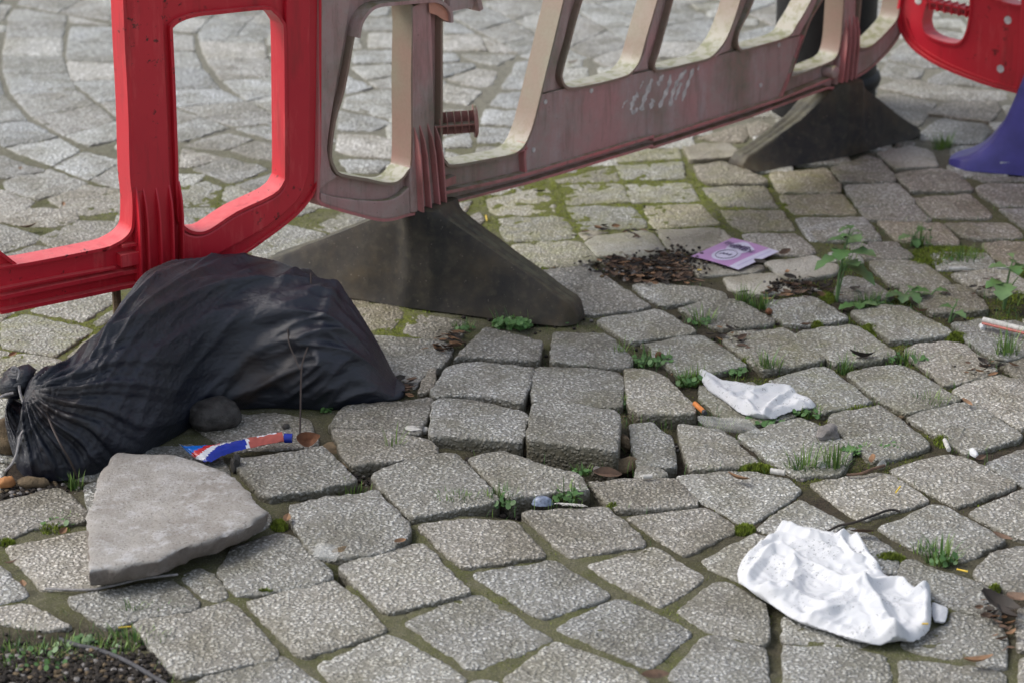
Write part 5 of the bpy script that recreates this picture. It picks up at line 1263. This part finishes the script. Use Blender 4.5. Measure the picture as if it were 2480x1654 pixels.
for i, (s0, s1, lab) in enumerate((("A 748,1215", "A 830,1208", "at the edge of the soil patch"), ("C 1540,360", "C 1568,322", "on the sett above the big white paper"), ("C 1925,845", "C 1995,860", "beside the right grass tuft"), ("C 1705,1190", "C 1745,1190", "on the right end of the big white paper"),
                             ("H 985,1365", "H 990,1400", "beside the near post foot"), ("L 410,790", "L 500,792", "in the leaf pile by the flyer"))):
    cyl('yellow_petal', p1(s0), p1(s1), .0012, M_YEL, 'thin yellow petal '+lab, 'petal', .020 if i == 3 else .004)
# clear vial and clear film
tv = thing('vial', 'small clear plastic vial lying in the joint right of the slab', 'vial', gp(785, 1350))
A_, B_ = gp(*p1("A 2055,780"), .012), gp(*p1("A 2070,690"), .028); mb = MB(); mb.tube([A_, A_.lerp(B_, .5), B_], [.016, .017, .014], 24, cap=False); mb.build('wall', M_CLR, tv)
mb = MB(); mb.tube([A_, A_.lerp(B_, .06)], [.0155, .0155], 24); mb.build('base', M_CLR, tv)
o = crumple("F 275,1040 400,1065 520,1080 640,1110 690,1140 600,1140 480,1130 340,1110", [("F 300,1070 500,1110", .008, .02)], 'plastic_film', .006, .008, 2.2, zbase=.012, m=M_CLR); tag(o, 'strip of clear crinkled plastic film below the white tissue', 'litter')
o = crumple("C 1410,180 1440,150 1480,155 1485,175 1440,195", [], 'plastic_film', .005, .004, 4.2, zbase=.008, m=M_CLR); tag(o, 'crumpled clear wrapper right of the grass tuft below the stone', 'litter')
o = crumple("C 1995,95 2010,78 2050,95 2070,120 2050,130 2010,110", [], 'paper_scrap', .004, .004, 6.2, zbase=.006); tag(o, 'small white scrap in the joint near the right edge', 'litter')
o = crumple("F 2060,480 2110,490 2110,505 2075,505", [], 'paper_scrap', .004, .003, 6.9, zbase=.006); tag(o, 'tiny pale blue-white scrap under the left end of the orange striped stick', 'litter')
# feather-like scrap with blue shell in the gap
mb = MB(); c = gp(*p1("O 420,1120"), .002)
V = [c+Vector((math.cos(a)*.016*f, math.sin(a)*.010*f, -.004+.012*math.sqrt(max(0, 1-f*f)))) for f in (1, .8, .55, .3, .05) for a in [k*math.pi/8 for k in range(16)]]
mb.add(V, [(i*16+k, i*16+(k+1) % 16, (i+1)*16+(k+1) % 16, (i+1)*16+k) for i in range(4) for k in range(16)])
tag(mb.build('bottle_cap', flat('blue_grey_cap', (.20, .24, .33), .35, var=.5, scale=250)), 'blue-grey ribbed shell-like cap under the raised sett in the gap', 'litter')
mb = MB(); c = gp(*p1("O 700,1180"), .004)
for k in range(26):
    a = -.5+k*.045; L = .014+.006*math.sin(k*1.9); p0 = c+Vector((k*.0013-.004, -.0002*k, .001)); mb.tube([p0, p0+Vector((math.cos(a)*L*.5, -.004, .003)), p0+Vector((math.cos(a)*L, -.008, .001))], [.0007, .0006, .0002], 4)
tag(mb.build('feather', M_WHITE), 'small frayed white feather in the gap below the raised sett', 'feather')
# cable in the soil patch
mb = MB(); pts = catmull([tuple(gp(a, b, z)) for (a, b), z in zip(px("A 380,1290 500,1330 600,1350 740,1400 860,1460 960,1520 1060,1580 1150,1640"), (-.006, .002, .003, .005, .006, .007, .007, .007))], 4); mb.tube(pts, .0032, 10)
tag(mb.build('cable', M_PIPE), 'dark cable half buried along the soil patch at the lower left', 'cable')
mb = MB(); pts = catmull([tuple(gp(a, b, z)) for (a, b), z in zip(px("A 290,968 450,975 600,970 750,940 900,905 1125,878"), (.003, .004, .006, .008, .01, .008))], 4); mb.tube(pts, .0016, 6)
tag(mb.build('twig', M_TWINE), 'thin pale twig lying along the lower edge of the slab', 'twig')
mb = MB(); pts = catmull([tuple(gp(a, b, z)) for (a, b), z in zip(px("C 1110,605 1180,570 1290,545 1400,505 1500,470 1570,480"), (.004, .006, .009, .008, .006, .004))], 4); mb.tube(pts, .0018, 6)
tag(mb.build('twig', M_LEAF[1]), 'dark twig lying across the joint above the big white paper', 'twig')
mb = MB(); pts = catmull([tuple(gp(a, b, z)) for (a, b), z in zip(px("C 1230,250 1320,240 1400,210 1470,190"), (.004, .006, .009, .008))], 4); mb.tube(pts, .0022, 6)
tag(mb.build('twig', M_LEAF[0]), 'curved brown twig right of the grass tuft below the grey stone', 'twig')

# ------------------------------------------------------------ leaves
def leaf_geo(mb, c, ang, L, w, curl, rnd, pitch=0, roll=0, mi=0):
    n = 7; R = Matrix.Rotation(ang, 3, 'Z') @ Matrix.Rotation(pitch, 3, 'Y') @ Matrix.Rotation(roll, 3, 'X'); V = []
    for i in range(n):
        t = i/(n-1); x = (t-.5)*L; ww = w*math.sin(math.pi*min(1, t*.92+.06))**.8; z = curl*L*(2*t-1)**2; wob = .15*ww*noise.noise(Vector((t*4, c[0]*80, 1)))
        for s_ in (-1, 0, 1): V.append(Vector(c)+R @ Vector((x, s_*ww+wob, z+abs(s_)*ww*.55)))
    mb.add(V, [(i*3+k, (i+1)*3+k, (i+1)*3+k+1, i*3+k+1) for i in range(n-1) for k in range(2)], mi)
rl = random.Random(11)
LS = [("A 395,610", 1.3, .022, "tan", "in the joint left of the slab"), ("A 1815,530", 1.5, .026, "tan", "upright beside the moss right of the slab"), ("A 145,940", 1.9, .020, "tan", "in the joint at the lower left edge"), ("A 75,805", .4, .018, "brown", "at the left edge below the slab's corner"),
      ("B 440,670", .8, .022, "tan", "in the gap beside the sett right of the vial"), ("B 1750,245", .25, .045, "brown", "inside the open crack left of the small chip"), ("C 545,275", -.5, .036, "tan", "on the sett left of the grass tuft"), ("C 1330,612", 0, .034, "brown", "just above the big white paper"),
      ("C 1395,150", 1.4, .026, "tan", "right of the grass tuft, standing on edge"), ("C 2075,145", .7, .022, "brown", "in the joint beside the white scrap at right"), ("C 2215,650", -.7, .030, "brown", "on the sett edge at the right, above the paper"), ("C 2065,1430", .25, .040, "tan", "on the sett below right of the big white paper"),
      ("C 2200,1070", -.6, .055, "dark", "curled, largest of the clump right of the big paper"), ("C 2240,1140", -1.2, .045, "dark", "hanging below the largest curled leaf at right"), ("C 2325,1035", -.8, .040, "brown", "at the right edge above the leaf clump"), ("F 975,490", .6, .026, "brown", "beside the moss above the weathered sett"),
      ("F 1330,690", .2, .045, "dark", "curled, on the pale sett under the tall weed"), ("F 1990,980", -1.0, .024, "tan", "in the joint at the right, mid height"), ("J 1330,870", -.5, .030, "brown", "in the joint right of the tall weed"), ("J 30,490", 1.5, .022, "tan", "left of the tall weed near the flyer"),
      ("D 80,675", .9, .018, "tan", "on the sett left of the sandbag"), ("G 185,1440", .3, .034, "brown", "on the setts behind the red barrier at left"), ("G 400,1295", 1.7, .018, "tan", "left of the red barrier post"), ("G 130,1070", 1.6, .018, "tan", "behind the red barrier near the left edge"),
      ("H 1325,1215", .3, .026, "dark", "below the faded barrier's rail"), ("H 1535,400", .2, .026, "brown", "seen through the slanted bars"), ("L 2180,440", .7, .030, "brown", "just right of the flyer corner"), ("L 1700,640", -.6, .026, "dark", "at the lower right edge of the flyer"), ("C 20,1520", 0, .034, "brown", "near the bottom edge below the big paper")]
for s_, a, L, col, wh in LS:
    x, y = p1(s_); mb = MB(); z = .006 if 'crack' not in wh else -.004
    leaf_geo(mb, gp(x, y, z+.004), a, L, L*.22, rl.uniform(.06, .22), rl, rl.uniform(-.2, .2), rl.uniform(-.5, .5))
    m = {'tan': M_LEAF[2], 'brown': M_LEAF[0], 'dark': M_LEAF[1]}[col]
    tag(mb.build('dead_leaf', m), f'{col} dead leaf {wh}', 'leaf', 'dead leaves scattered on the setts')
# the curled leaf at the foot of the thread
mb = MB(); leaf_geo(mb, gp(742, 1066, .012), .3, .036, .012, .5, rl, 0, .9); tag(mb.build('dead_leaf', M_RUST), 'curled rusty leaf at the foot of the dangling thread', 'leaf', 'dead leaves scattered on the setts')
def litter(name, zones, n, label, seed, Lr=(.004, .024)):
    r = random.Random(seed); mb = MB()
    for k in range(n):
        cx, cy, rx, ry = zones[r.randrange(len(zones))]; x = r.gauss(cx, rx*.5); y = r.gauss(cy, ry*.5); L = r.uniform(*Lr)
        leaf_geo(mb, gp(x, y, .003+r.random()*.006), r.uniform(-1.2, 1.2)*(.6)+r.choice((0, 0, math.pi)), L, L*r.uniform(.12, .26), r.uniform(0, .25), r, r.uniform(-.35, .35), r.uniform(-.8, .8), r.choice((0, 1, 1, 0, 2)))
    o = mb.build(name, M_LEAF, None); tag(o, label, 'leaf litter', None, 'stuff')
litter('leaf_litter', [(1560, 645, 80, 24), (1620, 660, 80, 22), (1600, 672, 110, 14), (1500, 640, 60, 22), (1630, 635, 26, 28)], 420, 'dark pile of dead leaves and bits left of the purple flyer', 2)
litter('leaf_litter', [(1930, 690, 70, 34), (1990, 700, 60, 30), (1880, 712, 70, 16)], 80, 'dead leaves gathered left of the tall weed', 5)
litter('leaf_litter', [(1100, 820, 40, 26), (1085, 838, 45, 16)], 60, 'small heap of tan leaves beside the near rubber foot', 6)
litter('leaf_litter', [(985, 940, 18, 30)], 26, 'brown shreds at the tip of the sandbag', 8)
litter('leaf_litter', [(2400, 690, 60, 30), (2380, 890, 60, 26), (1075, 545, 30, 50), (2440, 1530, 40, 50), (2390, 1470, 40, 40), (1780, 820, 60, 30), (1500, 560, 110, 16)], 150, 'loose leaf bits scattered along the joints', 9, (.006, .02))
# soil crumbs in the patch and the open crack
r = random.Random(4); mb = MB()
bmi = bmesh.new(); bmesh.ops.create_icosphere(bmi, subdivisions=1, radius=1); IV = [v.co.copy() for v in bmi.verts]; IF = [tuple(v.index for v in f.verts) for f in bmi.faces]; bmi.free()
crz = [(60, 1630, 150, 60, 900), (200, 1600, 140, 45, 700), (340, 1630, 70, 40, 300), (1430, 1135, 110, 18, 260), (1320, 1216, 130, 12, 200), (980, 1150, 90, 16, 140), (1620, 1050, 60, 18, 110), (1555, 1090, 12, 60, 100), (30, 1190, 60, 20, 160), (100, 1180, 60, 14, 100), (1570, 655, 95, 18, 500), (1930, 700, 60, 16, 140), (1640, 640, 60, 26, 300), (1500, 880, 420, 200, 500), (2150, 900, 300, 200, 500), (870, 1120, 40, 40, 90), (1330, 1100, 150, 16, 150)]
for cx, cy, rx, ry, n in crz:
    for k in range(n):
        x, y = r.gauss(cx, rx*.6), r.gauss(cy, ry*.6); s_ = r.uniform(.0012, .0052)*r.choice((1, 1, .6)); j = r.random()*9
        W0 = gp(x, y, -.002); ii, jj = int((W0.y-2.2)/bs), int((W0.x+1.9)/bs)
        oi_, oj_ = int((W0.y-RY0)/RS), int((W0.x-RX0)/RS)
        if not (cy < 720 and cx > 1400) and 0 <= oi_ < occ.shape[0] and 0 <= oj_ < occ.shape[1] and occ[oi_, oj_]: continue
        zb = (.0035 if (cy < 720 and cx > 1400) else ZZ[ii, jj]) if 0 <= ii < ny and 0 <= jj < nx else 0
        V = [Vector((W0.x, W0.y, zb+s_*.5))+Vector((v.x*s_*r.uniform(.7, 1.2), v.y*s_*r.uniform(.7, 1.2), v.z*s_*.7)) for v in IV]; mb.add(V, IF, r.choice((0, 0, 0, 0, 0, 0, 1, 2)))
M_SOILC = flat('dark_soil_crumb', (.024, .019, .015), .95, var=.6, scale=200)
o = mb.build('soil_crumbs', [M_SOILC, M_CLOD, M_STONE], smooth=False); tag(o, 'dark soil and grit crumbs in the open joints and the bare patch', 'soil', None, 'stuff')

# ------------------------------------------------------------ plants
def blade(mb, p, h, w, lean, ang, mi=0, n=4):
    V = []; d = Vector((math.cos(ang), math.sin(ang), 0)); s_ = Vector((-d.y, d.x, 0))
    for i in range(n):
        t = i/n; q = p+d*(lean*t*t)+Vector((0, 0, h*(t-.25*t*t*abs(lean)/max(h, .001)))); V += [q-s_*w*(1-t*.7)/2, q+s_*w*(1-t*.7)/2]
    V.append(p+d*lean+Vector((0, 0, h*(1-.25*abs(lean)/max(h, .001)))))
    mb.add(V, [(2*i, 2*i+1, 2*i+3, 2*i+2) for i in range(n-1)]+[(2*n-2, 2*n-1, 2*n)], mi)
def tuft(x, y, rx, n, h, label, seed, name='grass_tuft', clover=0, gr='grass tufts in the joints'):
    r = random.Random(seed); mb = MB()
    n = int(n*1.5); h *= 1.2
    for k in range(n):
        a = r.uniform(0, 6.28); rr_ = r.random()**.6*rx; b0 = gp(x, y, -.008); p = b0+Vector((math.cos(a)*rr_, math.sin(a)*rr_*.45, 0))
        hh_ = h*r.uniform(.35, 1.1); blade(mb, p, hh_, r.uniform(.0014, .0030), hh_*r.uniform(-.1, .75), a+r.uniform(-.6, .6), r.choice((0, 0, 1)))
    for k in range(clover):
        a = r.uniform(0, 6.28); rr_ = r.random()**.5*rx; c = gp(x, y, -.004)+Vector((math.cos(a)*rr_, math.sin(a)*rr_*.5, r.uniform(.003, h*.45))); s_ = r.uniform(.0022, .0045)
        tx_, ty_ = r.uniform(-.5, .5), r.uniform(-.9, .1)
        V = [c]+[c+Vector((math.cos(q)*s_, math.sin(q)*s_, (math.cos(q)*tx_+math.sin(q)*ty_)*-s_)) for q in [j*math.pi/4 for j in range(8)]]
        mb.add(V, [(0, 1+j, 1+(j+1) % 8) for j in range(8)], 1)
    o = mb.build(name, [M_GRASS, M_WEED], None); tag(o, label, 'grass' if name == 'grass_tuft' else 'weed', gr); return o
tuft(1944, 1148, .024, 60, .042, 'grass tuft below the loose grey stone, left of two', 1)
tuft(2020, 1145, .020, 50, .046, 'grass tuft below the loose grey stone, right of two', 2)
tuft(2282, 1372, .024, 60, .040, 'grass tuft right of the large crumpled paper', 3, clover=24)
tuft(2240, 1345, .018, 26, .022, 'short grass just left of the tuft by the large paper', 4)
tuft(1675, 935, .028, 70, .030, 'dense grass with clover at the left tip of the tissue', 5, clover=40)
tuft(1580, 885, .036, 50, .030, 'grass with round seed head in the joint left of the tissue', 6, clover=60)
tuft(1500, 870, .012, 24, .034, 'thin grass in the joint above the raised setts', 7)
tuft(1862, 905, .022, 50, .040, 'upright grass behind the white tissue', 8)
tuft(1800, 742, .014, 30, .038, 'left grass tuft beneath the flyer', 9)
tuft(1842, 752, .022, 50, .030, 'right grass tuft beneath the flyer', 10)
tuft(1700, 790, .026, 36, .034, 'wispy grass in the joint above the two pale setts', 11, clover=14)
tuft(2440, 870, .022, 44, .048, 'tall grass under the orange striped stick', 12)
tuft(2282, 365, .022, 50, .040, 'grass tuft beside the blue foot', 13)
tuft(2330, 640, .040, 40, .036, 'grass on the mossy patch at the upper right', 14, clover=10)
tuft(2230, 600, .020, 30, .040, 'grass above the left of the mossy patch', 15, clover=10)
tuft(2110, 745, .036, 70, .026, 'leafy grass at the foot of the tall weed', 16, clover=30)
tuft(2190, 880, .040, 50, .024, 'scrubby grass in the joint right of the pale sett', 17, clover=20)
tuft(2255, 988, .030, 36, .026, 'thin grass on the sett below the dark sett', 18)
tuft(1440, 665, .008, 10, .012, 'tiny green shoot near the leaf pile edge', 19)
tuft(2050, 655, .020, 16, .055, 'tall thin grass stalks left of the tall weed', 41)
tuft(1165, 615+15, .018, 34, .024, 'grass behind the near rubber foot', 20)
tuft(1120, 835-28, .020, 34, .022, 'grass under the near rubber foot by the tan leaves', 21, clover=16)
tuft(1110, 1228, .034, 80, .024, 'grass strip in the gap below the raised sett, left end', 22)
tuft(1215, 1222, .030, 60, .028, 'grass in the gap under the two raised setts', 23, clover=30)
tuft(1375, 1215, .020, 22, .036, 'grass blades right of the feather', 24, clover=30)
tuft(1410, 1150, .016, 26, .016, 'small yellow-green weed in the crack', 25, clover=12)
tuft(950, 1105, .010, 8, .05, 'single tall grass blades before the left setts', 26)
tuft(185, 1190, .014, 30, .026, 'small grass below the sandbag, left of the slab', 27)
tuft(140, 1270, .030, 40, .016, 'short grass in the joint left of the slab', 28, clover=20)
tuft(320, 1490, .016, 18, .020, 'grass blades on the sett below the slab, left one', 29)
tuft(385, 1485, .030, 16, .016, 'sparse grass on the sett below the slab, right part', 30)
tuft(50, 1610, .070, 130, .022, 'ragged grass on the soil patch at the bottom left edge', 31, clover=30)
tuft(190, 1590, .070, 90, .018, 'ragged grass across the middle of the soil patch', 32, clover=20)
tuft(330, 1560, .050, 90, .020, 'ragged grass at the right end of the soil patch', 33)
tuft(850, 1195, .030, 24, .018, 'fine grass along the raised sett below the tube', 34)
tuft(2070, 1100, .020, 24, .02, 'low clover beside the clear wrapper', 35, clover=50)
tuft(2155, 1090, .020, 16, .016, 'low clover right of the clear wrapper', 36, clover=26)
tuft(1960, 1000+10, .026, 30, .018, 'grass under the right tip of the tissue', 37, clover=16)
tuft(1850, 1025, .030, 14, .010, 'flat leaves under the right of the tissue', 38, clover=30)
tuft(1260, 962, .012, 14, .020, 'fine grass between the raised setts', 39)
tuft(1510, 990, .012, 20, .022, 'grass in the upright gap of the raised setts', 40, clover=10)
tuft(2045, 905, .012, 26, .032, 'pale grass shoot below the curled dark leaf', 42)
tuft(2085, 870, .02, 20, .02, 'grass under the curled dark leaf', 43, clover=20)
def leafp(mb, base, tip_dir, L, w, lobes=True, mi=0, droop=.3):
    d = tip_dir.normalized(); s_ = d.cross(Vector((0, 0, 1))).normalized(); n = 8; V = []
    for i in range(n+1):
        t = i/n; ww = w*(math.sin(math.pi*(t*.9+.08))**.7)*(1+(.28*math.cos(t*16) if lobes else 0)); p = base+d*(L*t)+Vector((0, 0, -droop*L*t*t))
        V += [p-s_*ww+Vector((0, 0, ww*.25)), p, p+s_*ww+Vector((0, 0, ww*.25))]
    mb.add(V, [(i*3+k, (i+1)*3+k, (i+1)*3+k+1, i*3+k+1) for i in range(n) for k in range(2)], mi)
def weed(x, y, h, leaves, label, seed, stem_top=None, group='broad-leaved weeds in the joints'):
    """leaves: (height fraction, azimuth deg, length, width)"""
    r = random.Random(seed); b0 = gp(x, y, -.008); t = thing('weed', label, 'weed', b0, group); mb = MB(); L = Vector(stem_top or (.01, 0, 0)); 
    S_ = lambda f: b0+L*f*f+Vector((0, 0, h*f))
    mb.tube([S_(k/6) for k in range(7)], [.0030, .0028, .0025, .0022, .0018, .0014, .0008], 7)
    mb.tube([b0, b0+Vector((.010, .0, h*.45)), b0+Vector((.022, .004, h*.62))], [.002, .0015, .001], 6); mb.build('stem', M_WEEDP, t)
    for i, (f, az, ll, ww) in enumerate(leaves):
        a = math.radians(az); mb = MB(); d = Vector((math.cos(a), math.sin(a), r.uniform(-.1, .35))); p = S_(f); q = p+d*ll*.25; mb.tube([p, q], .0010, 5)
        leafp(mb, q, d, ll*1.05, ww*1.12, True, 0, r.uniform(.2, .5)); mb.build('leaf', M_WEEDP if i % 2 else M_WEED, t)
weed(*p1("J 510,790"), .140, [(.62, 195, .040, .014), (.66, -20, .046, .017), (.72, 250, .034, .015), (.78, 30, .036, .015), (.84, 150, .030, .012), (.9, -70, .030, .013), (.97, 80, .018, .007), (1, 200, .018, .006), (.5, -30, .05, .017), (.55, 300, .036, .014), (.7, 100, .030, .012)], 'tall leafy weed right of the flyer, highest plant in the picture', 1, (.018, .0, 0))
weed(*p1("J 2150,850"), .095, [(.5, 200, .034, .013), (.55, 250, .046, .016), (.75, 20, .034, .014), (.8, 170, .030, .012), (.85, 280, .028, .011), (1, 100, .022, .006), (.9, 60, .022, .009)], 'leafy weed at the right edge above the orange striped stick', 2)
weed(*p1("J 1160,790"), .026, [(.6, 160, .030, .012), (.7, 250, .024, .010), (.8, 0, .032, .012), (.9, 300, .026, .010), (1, 60, .022, .009), (.5, 200, .03, .01)], 'low broad-leaved weed between the tall weed and the right edge', 3)
weed(*p1("J 1420,770"), .022, [(.9, 10, .022, .010), (.6, 190, .018, .006)], 'single-leaf sprig right of the low broad-leaved weed', 4)
weed(*p1("J 1620,990"), .040, [(.7, 150, .022, .009), (.5, -40, .022, .009), (1, 80, .014, .004), (.8, 40, .014, .004)], 'thin sprig in the joint left of the orange striped stick', 5)
weed(*p1("J 1240,250"), .034, [(.9, 40, .030, .012), (.7, 200, .026, .009), (.6, 280, .020, .008)], 'small broad-leaved weed at the left end of the mossy patch', 6)
weed(*p1("J 690,870"), .018, [(.6, 190, .026, .011), (.8, -20, .026, .010), (.9, 260, .02, .009)], 'pale green weed lying in the joint under the tall weed', 7)
weed(*p1("I 1230,1560"), .030, [(.6, 100, .020, .008), (1, 10, .018, .007), (.8, 190, .020, .007)], 'small weed above the flyer row, left of the tall weed', 8)
weed(*p1("M 0,0"), .001, [(.5, 0, .001, .001)], 'tmp', 9) if False else None
tuft(1240, 796, .034, 30, .030, 'bushy parsley-leaved plant growing under the near rubber foot', 50, 'leafy_weed', clover=190, gr=None)
tuft(1365, 790, .016, 8, .026, 'small leafy plant at the tip of the near rubber foot', 51, 'leafy_weed', clover=26, gr=None)
tuft(793, 1000, .010, 2, .016, 'tiny clover plant at the right base of the sandbag', 52, 'leafy_weed', clover=14, gr=None)
tuft(1780, 905, .022, 10, .014, 'low clover behind the white tissue', 53, 'leafy_weed', clover=36, gr=None)
tuft(205, 1555, .016, 4, .016, 'pale leafy seedling on the soil patch', 54, 'leafy_weed', clover=16, gr=None)
# moss: one fuzzy mass sampled where joints are open and damp
r = np.random.RandomState(5); jj = np.argwhere(~occ); a1_ = np.clip(((jj[:, 0]*RS+RY0-2.2)/bs).astype(int), 0, ny-1); a2_ = np.clip(((jj[:, 1]*RS+RX0+1.9)/bs).astype(int), 0, nx-1)
jj = jj[(PX[a1_, a2_] > -60) & (PX[a1_, a2_] < 2540) & (PY[a1_, a2_] > 380) & (PY[a1_, a2_] < 1690)]; sel = jj[r.choice(len(jj), 260000, replace=True)]; mx = sel[:, 1]*RS+RX0+r.rand(len(sel))*RS; my = sel[:, 0]*RS+RY0+r.rand(len(sel))*RS
ii = np.clip(((my-2.2)/bs).astype(int), 0, ny-1); kk = np.clip(((mx+1.9)/bs).astype(int), 0, nx-1)
prob = moss[ii, kk]*np.clip(nm_[ii, kk]*1.8-.55, 0, 1); PXs, PYs = PX[ii, kk], PY[ii, kk]
front = np.where((PXs > 1450) & (PYs > 560), 1.0, .30)
keep = (r.rand(len(sel)) < prob*front*1.2) & (PXs > -60) & (PXs < 2540) & (PYs > 250) & (PYs < 1700)
MC = [("A 1765,565", 22, 13, 700), ("A 40,675", 26, 6, 260), ("A 330,590", 50, 12, 260), ("C 585,590", 25, 12, 900), ("C 660,205", 46, 9, 900), ("C 1500,770", 40, 10, 800), ("F 1920,560", 36, 9, 800), ("F 1040,487", 18, 6, 400), ("F 1380,515", 30, 14, 600), ("J 1600,300", 100, 22, 1500), ("J 1400,390", 50, 12, 500), ("J 430,730", 22, 12, 350),
      ("B 1400,-1000", 1, 1, 0), ("E 1450,730", 20, 5, 200), ("A 1680,990", 24, 4, 160), ("C 2170,965", 20, 5, 200), ("F 600,715", 18, 6, 200), ("E 1350,145", 14, 5, 120), ("C 1840,30", 26, 14, 300), ("J 2280,720", 40, 14, 400), ("J 2290,480", 30, 10, 300), ("F 1050,645", 14, 10, 150), ("J 850,1030", 20, 12, 300), ("O 1750,1225", 20, 8, 150), ("F 1300,1020", 50, 10, 200)]
mb = MB(); rm = random.Random(9)
def fuzz(x, y, z, h):
    a = rm.uniform(0, 6.28); w_ = rm.uniform(.0007, .0015); d = Vector((math.cos(a), math.sin(a), 0)); p = Vector((x, y, z)); lean = Vector((rm.uniform(-1, 1), rm.uniform(-1, 1), 0))*h*.5
    mb.add([p-d*w_, p+d*w_, p+lean+Vector((0, 0, h))], [(0, 1, 2)], 0)
for x, y, i_, k_ in zip(mx[keep], my[keep], ii[keep], kk[keep]): fuzz(x, y, ZZ[i_, k_]-.001, rm.uniform(.002, .0055))
for s_, rx, ry, n in MC:
    x0, y0 = p1(s_)
    for k in range(n):
        a = rm.uniform(0, 6.28); q = rm.random()**.5; X_ = x0+math.cos(a)*rx*q; Y_ = y0+math.sin(a)*ry*q; G = gp(X_, Y_, 0); dome = .009*(1-q*q)
        fuzz(G.x, G.y, -.007+dome, rm.uniform(.004, .008))
print('moss blades', len(mb.F))
o = mb.build('moss', M_MOSS, None, org=(0, 0, 0), smooth=False); tag(o, 'bright green moss filling the joints between the setts', 'moss', None, 'stuff')
# sparse short grass along the weedy joints on the right
sel2 = np.argwhere(~occ); sel2 = sel2[r.choice(len(sel2), 60000)]; mb = MB()
GB = [(1900, 960, 420, 200, .8), (2250, 780, 300, 200, 1.), (1500, 900, 200, 120, .5), (1400, 1200, 200, 60, .6), (100, 1600, 250, 80, 1.2)]
for a_i, b_i in sel2:
    x, y = b_i*RS+RX0, a_i*RS+RY0; X_, Y_ = proj((x, y, 0))
    if not (0 < X_ < 2480 and 500 < Y_ < 1654): continue
    v = max(s_*math.exp(-((X_-cx)/rx)**2-((Y_-cy)/ry)**2) for cx, cy, rx, ry, s_ in GB)
    if noise.noise(Vector((x*12, y*12, 3))) < -.02 or rm.random() > v*1.3: continue
    h_ = rm.uniform(.005, .020); blade(mb, Vector((x, y, -.012)), h_+.008, .0014, h_*rm.uniform(0, .8), rm.uniform(0, 6.28), rm.choice((0, 1)))
o = mb.build('grass', [M_GRASS, M_WEED], None, org=(0, 0, 0)); tag(o, 'short sparse grass growing in the joints', 'grass', None, 'stuff')
print('setts', len(setts))
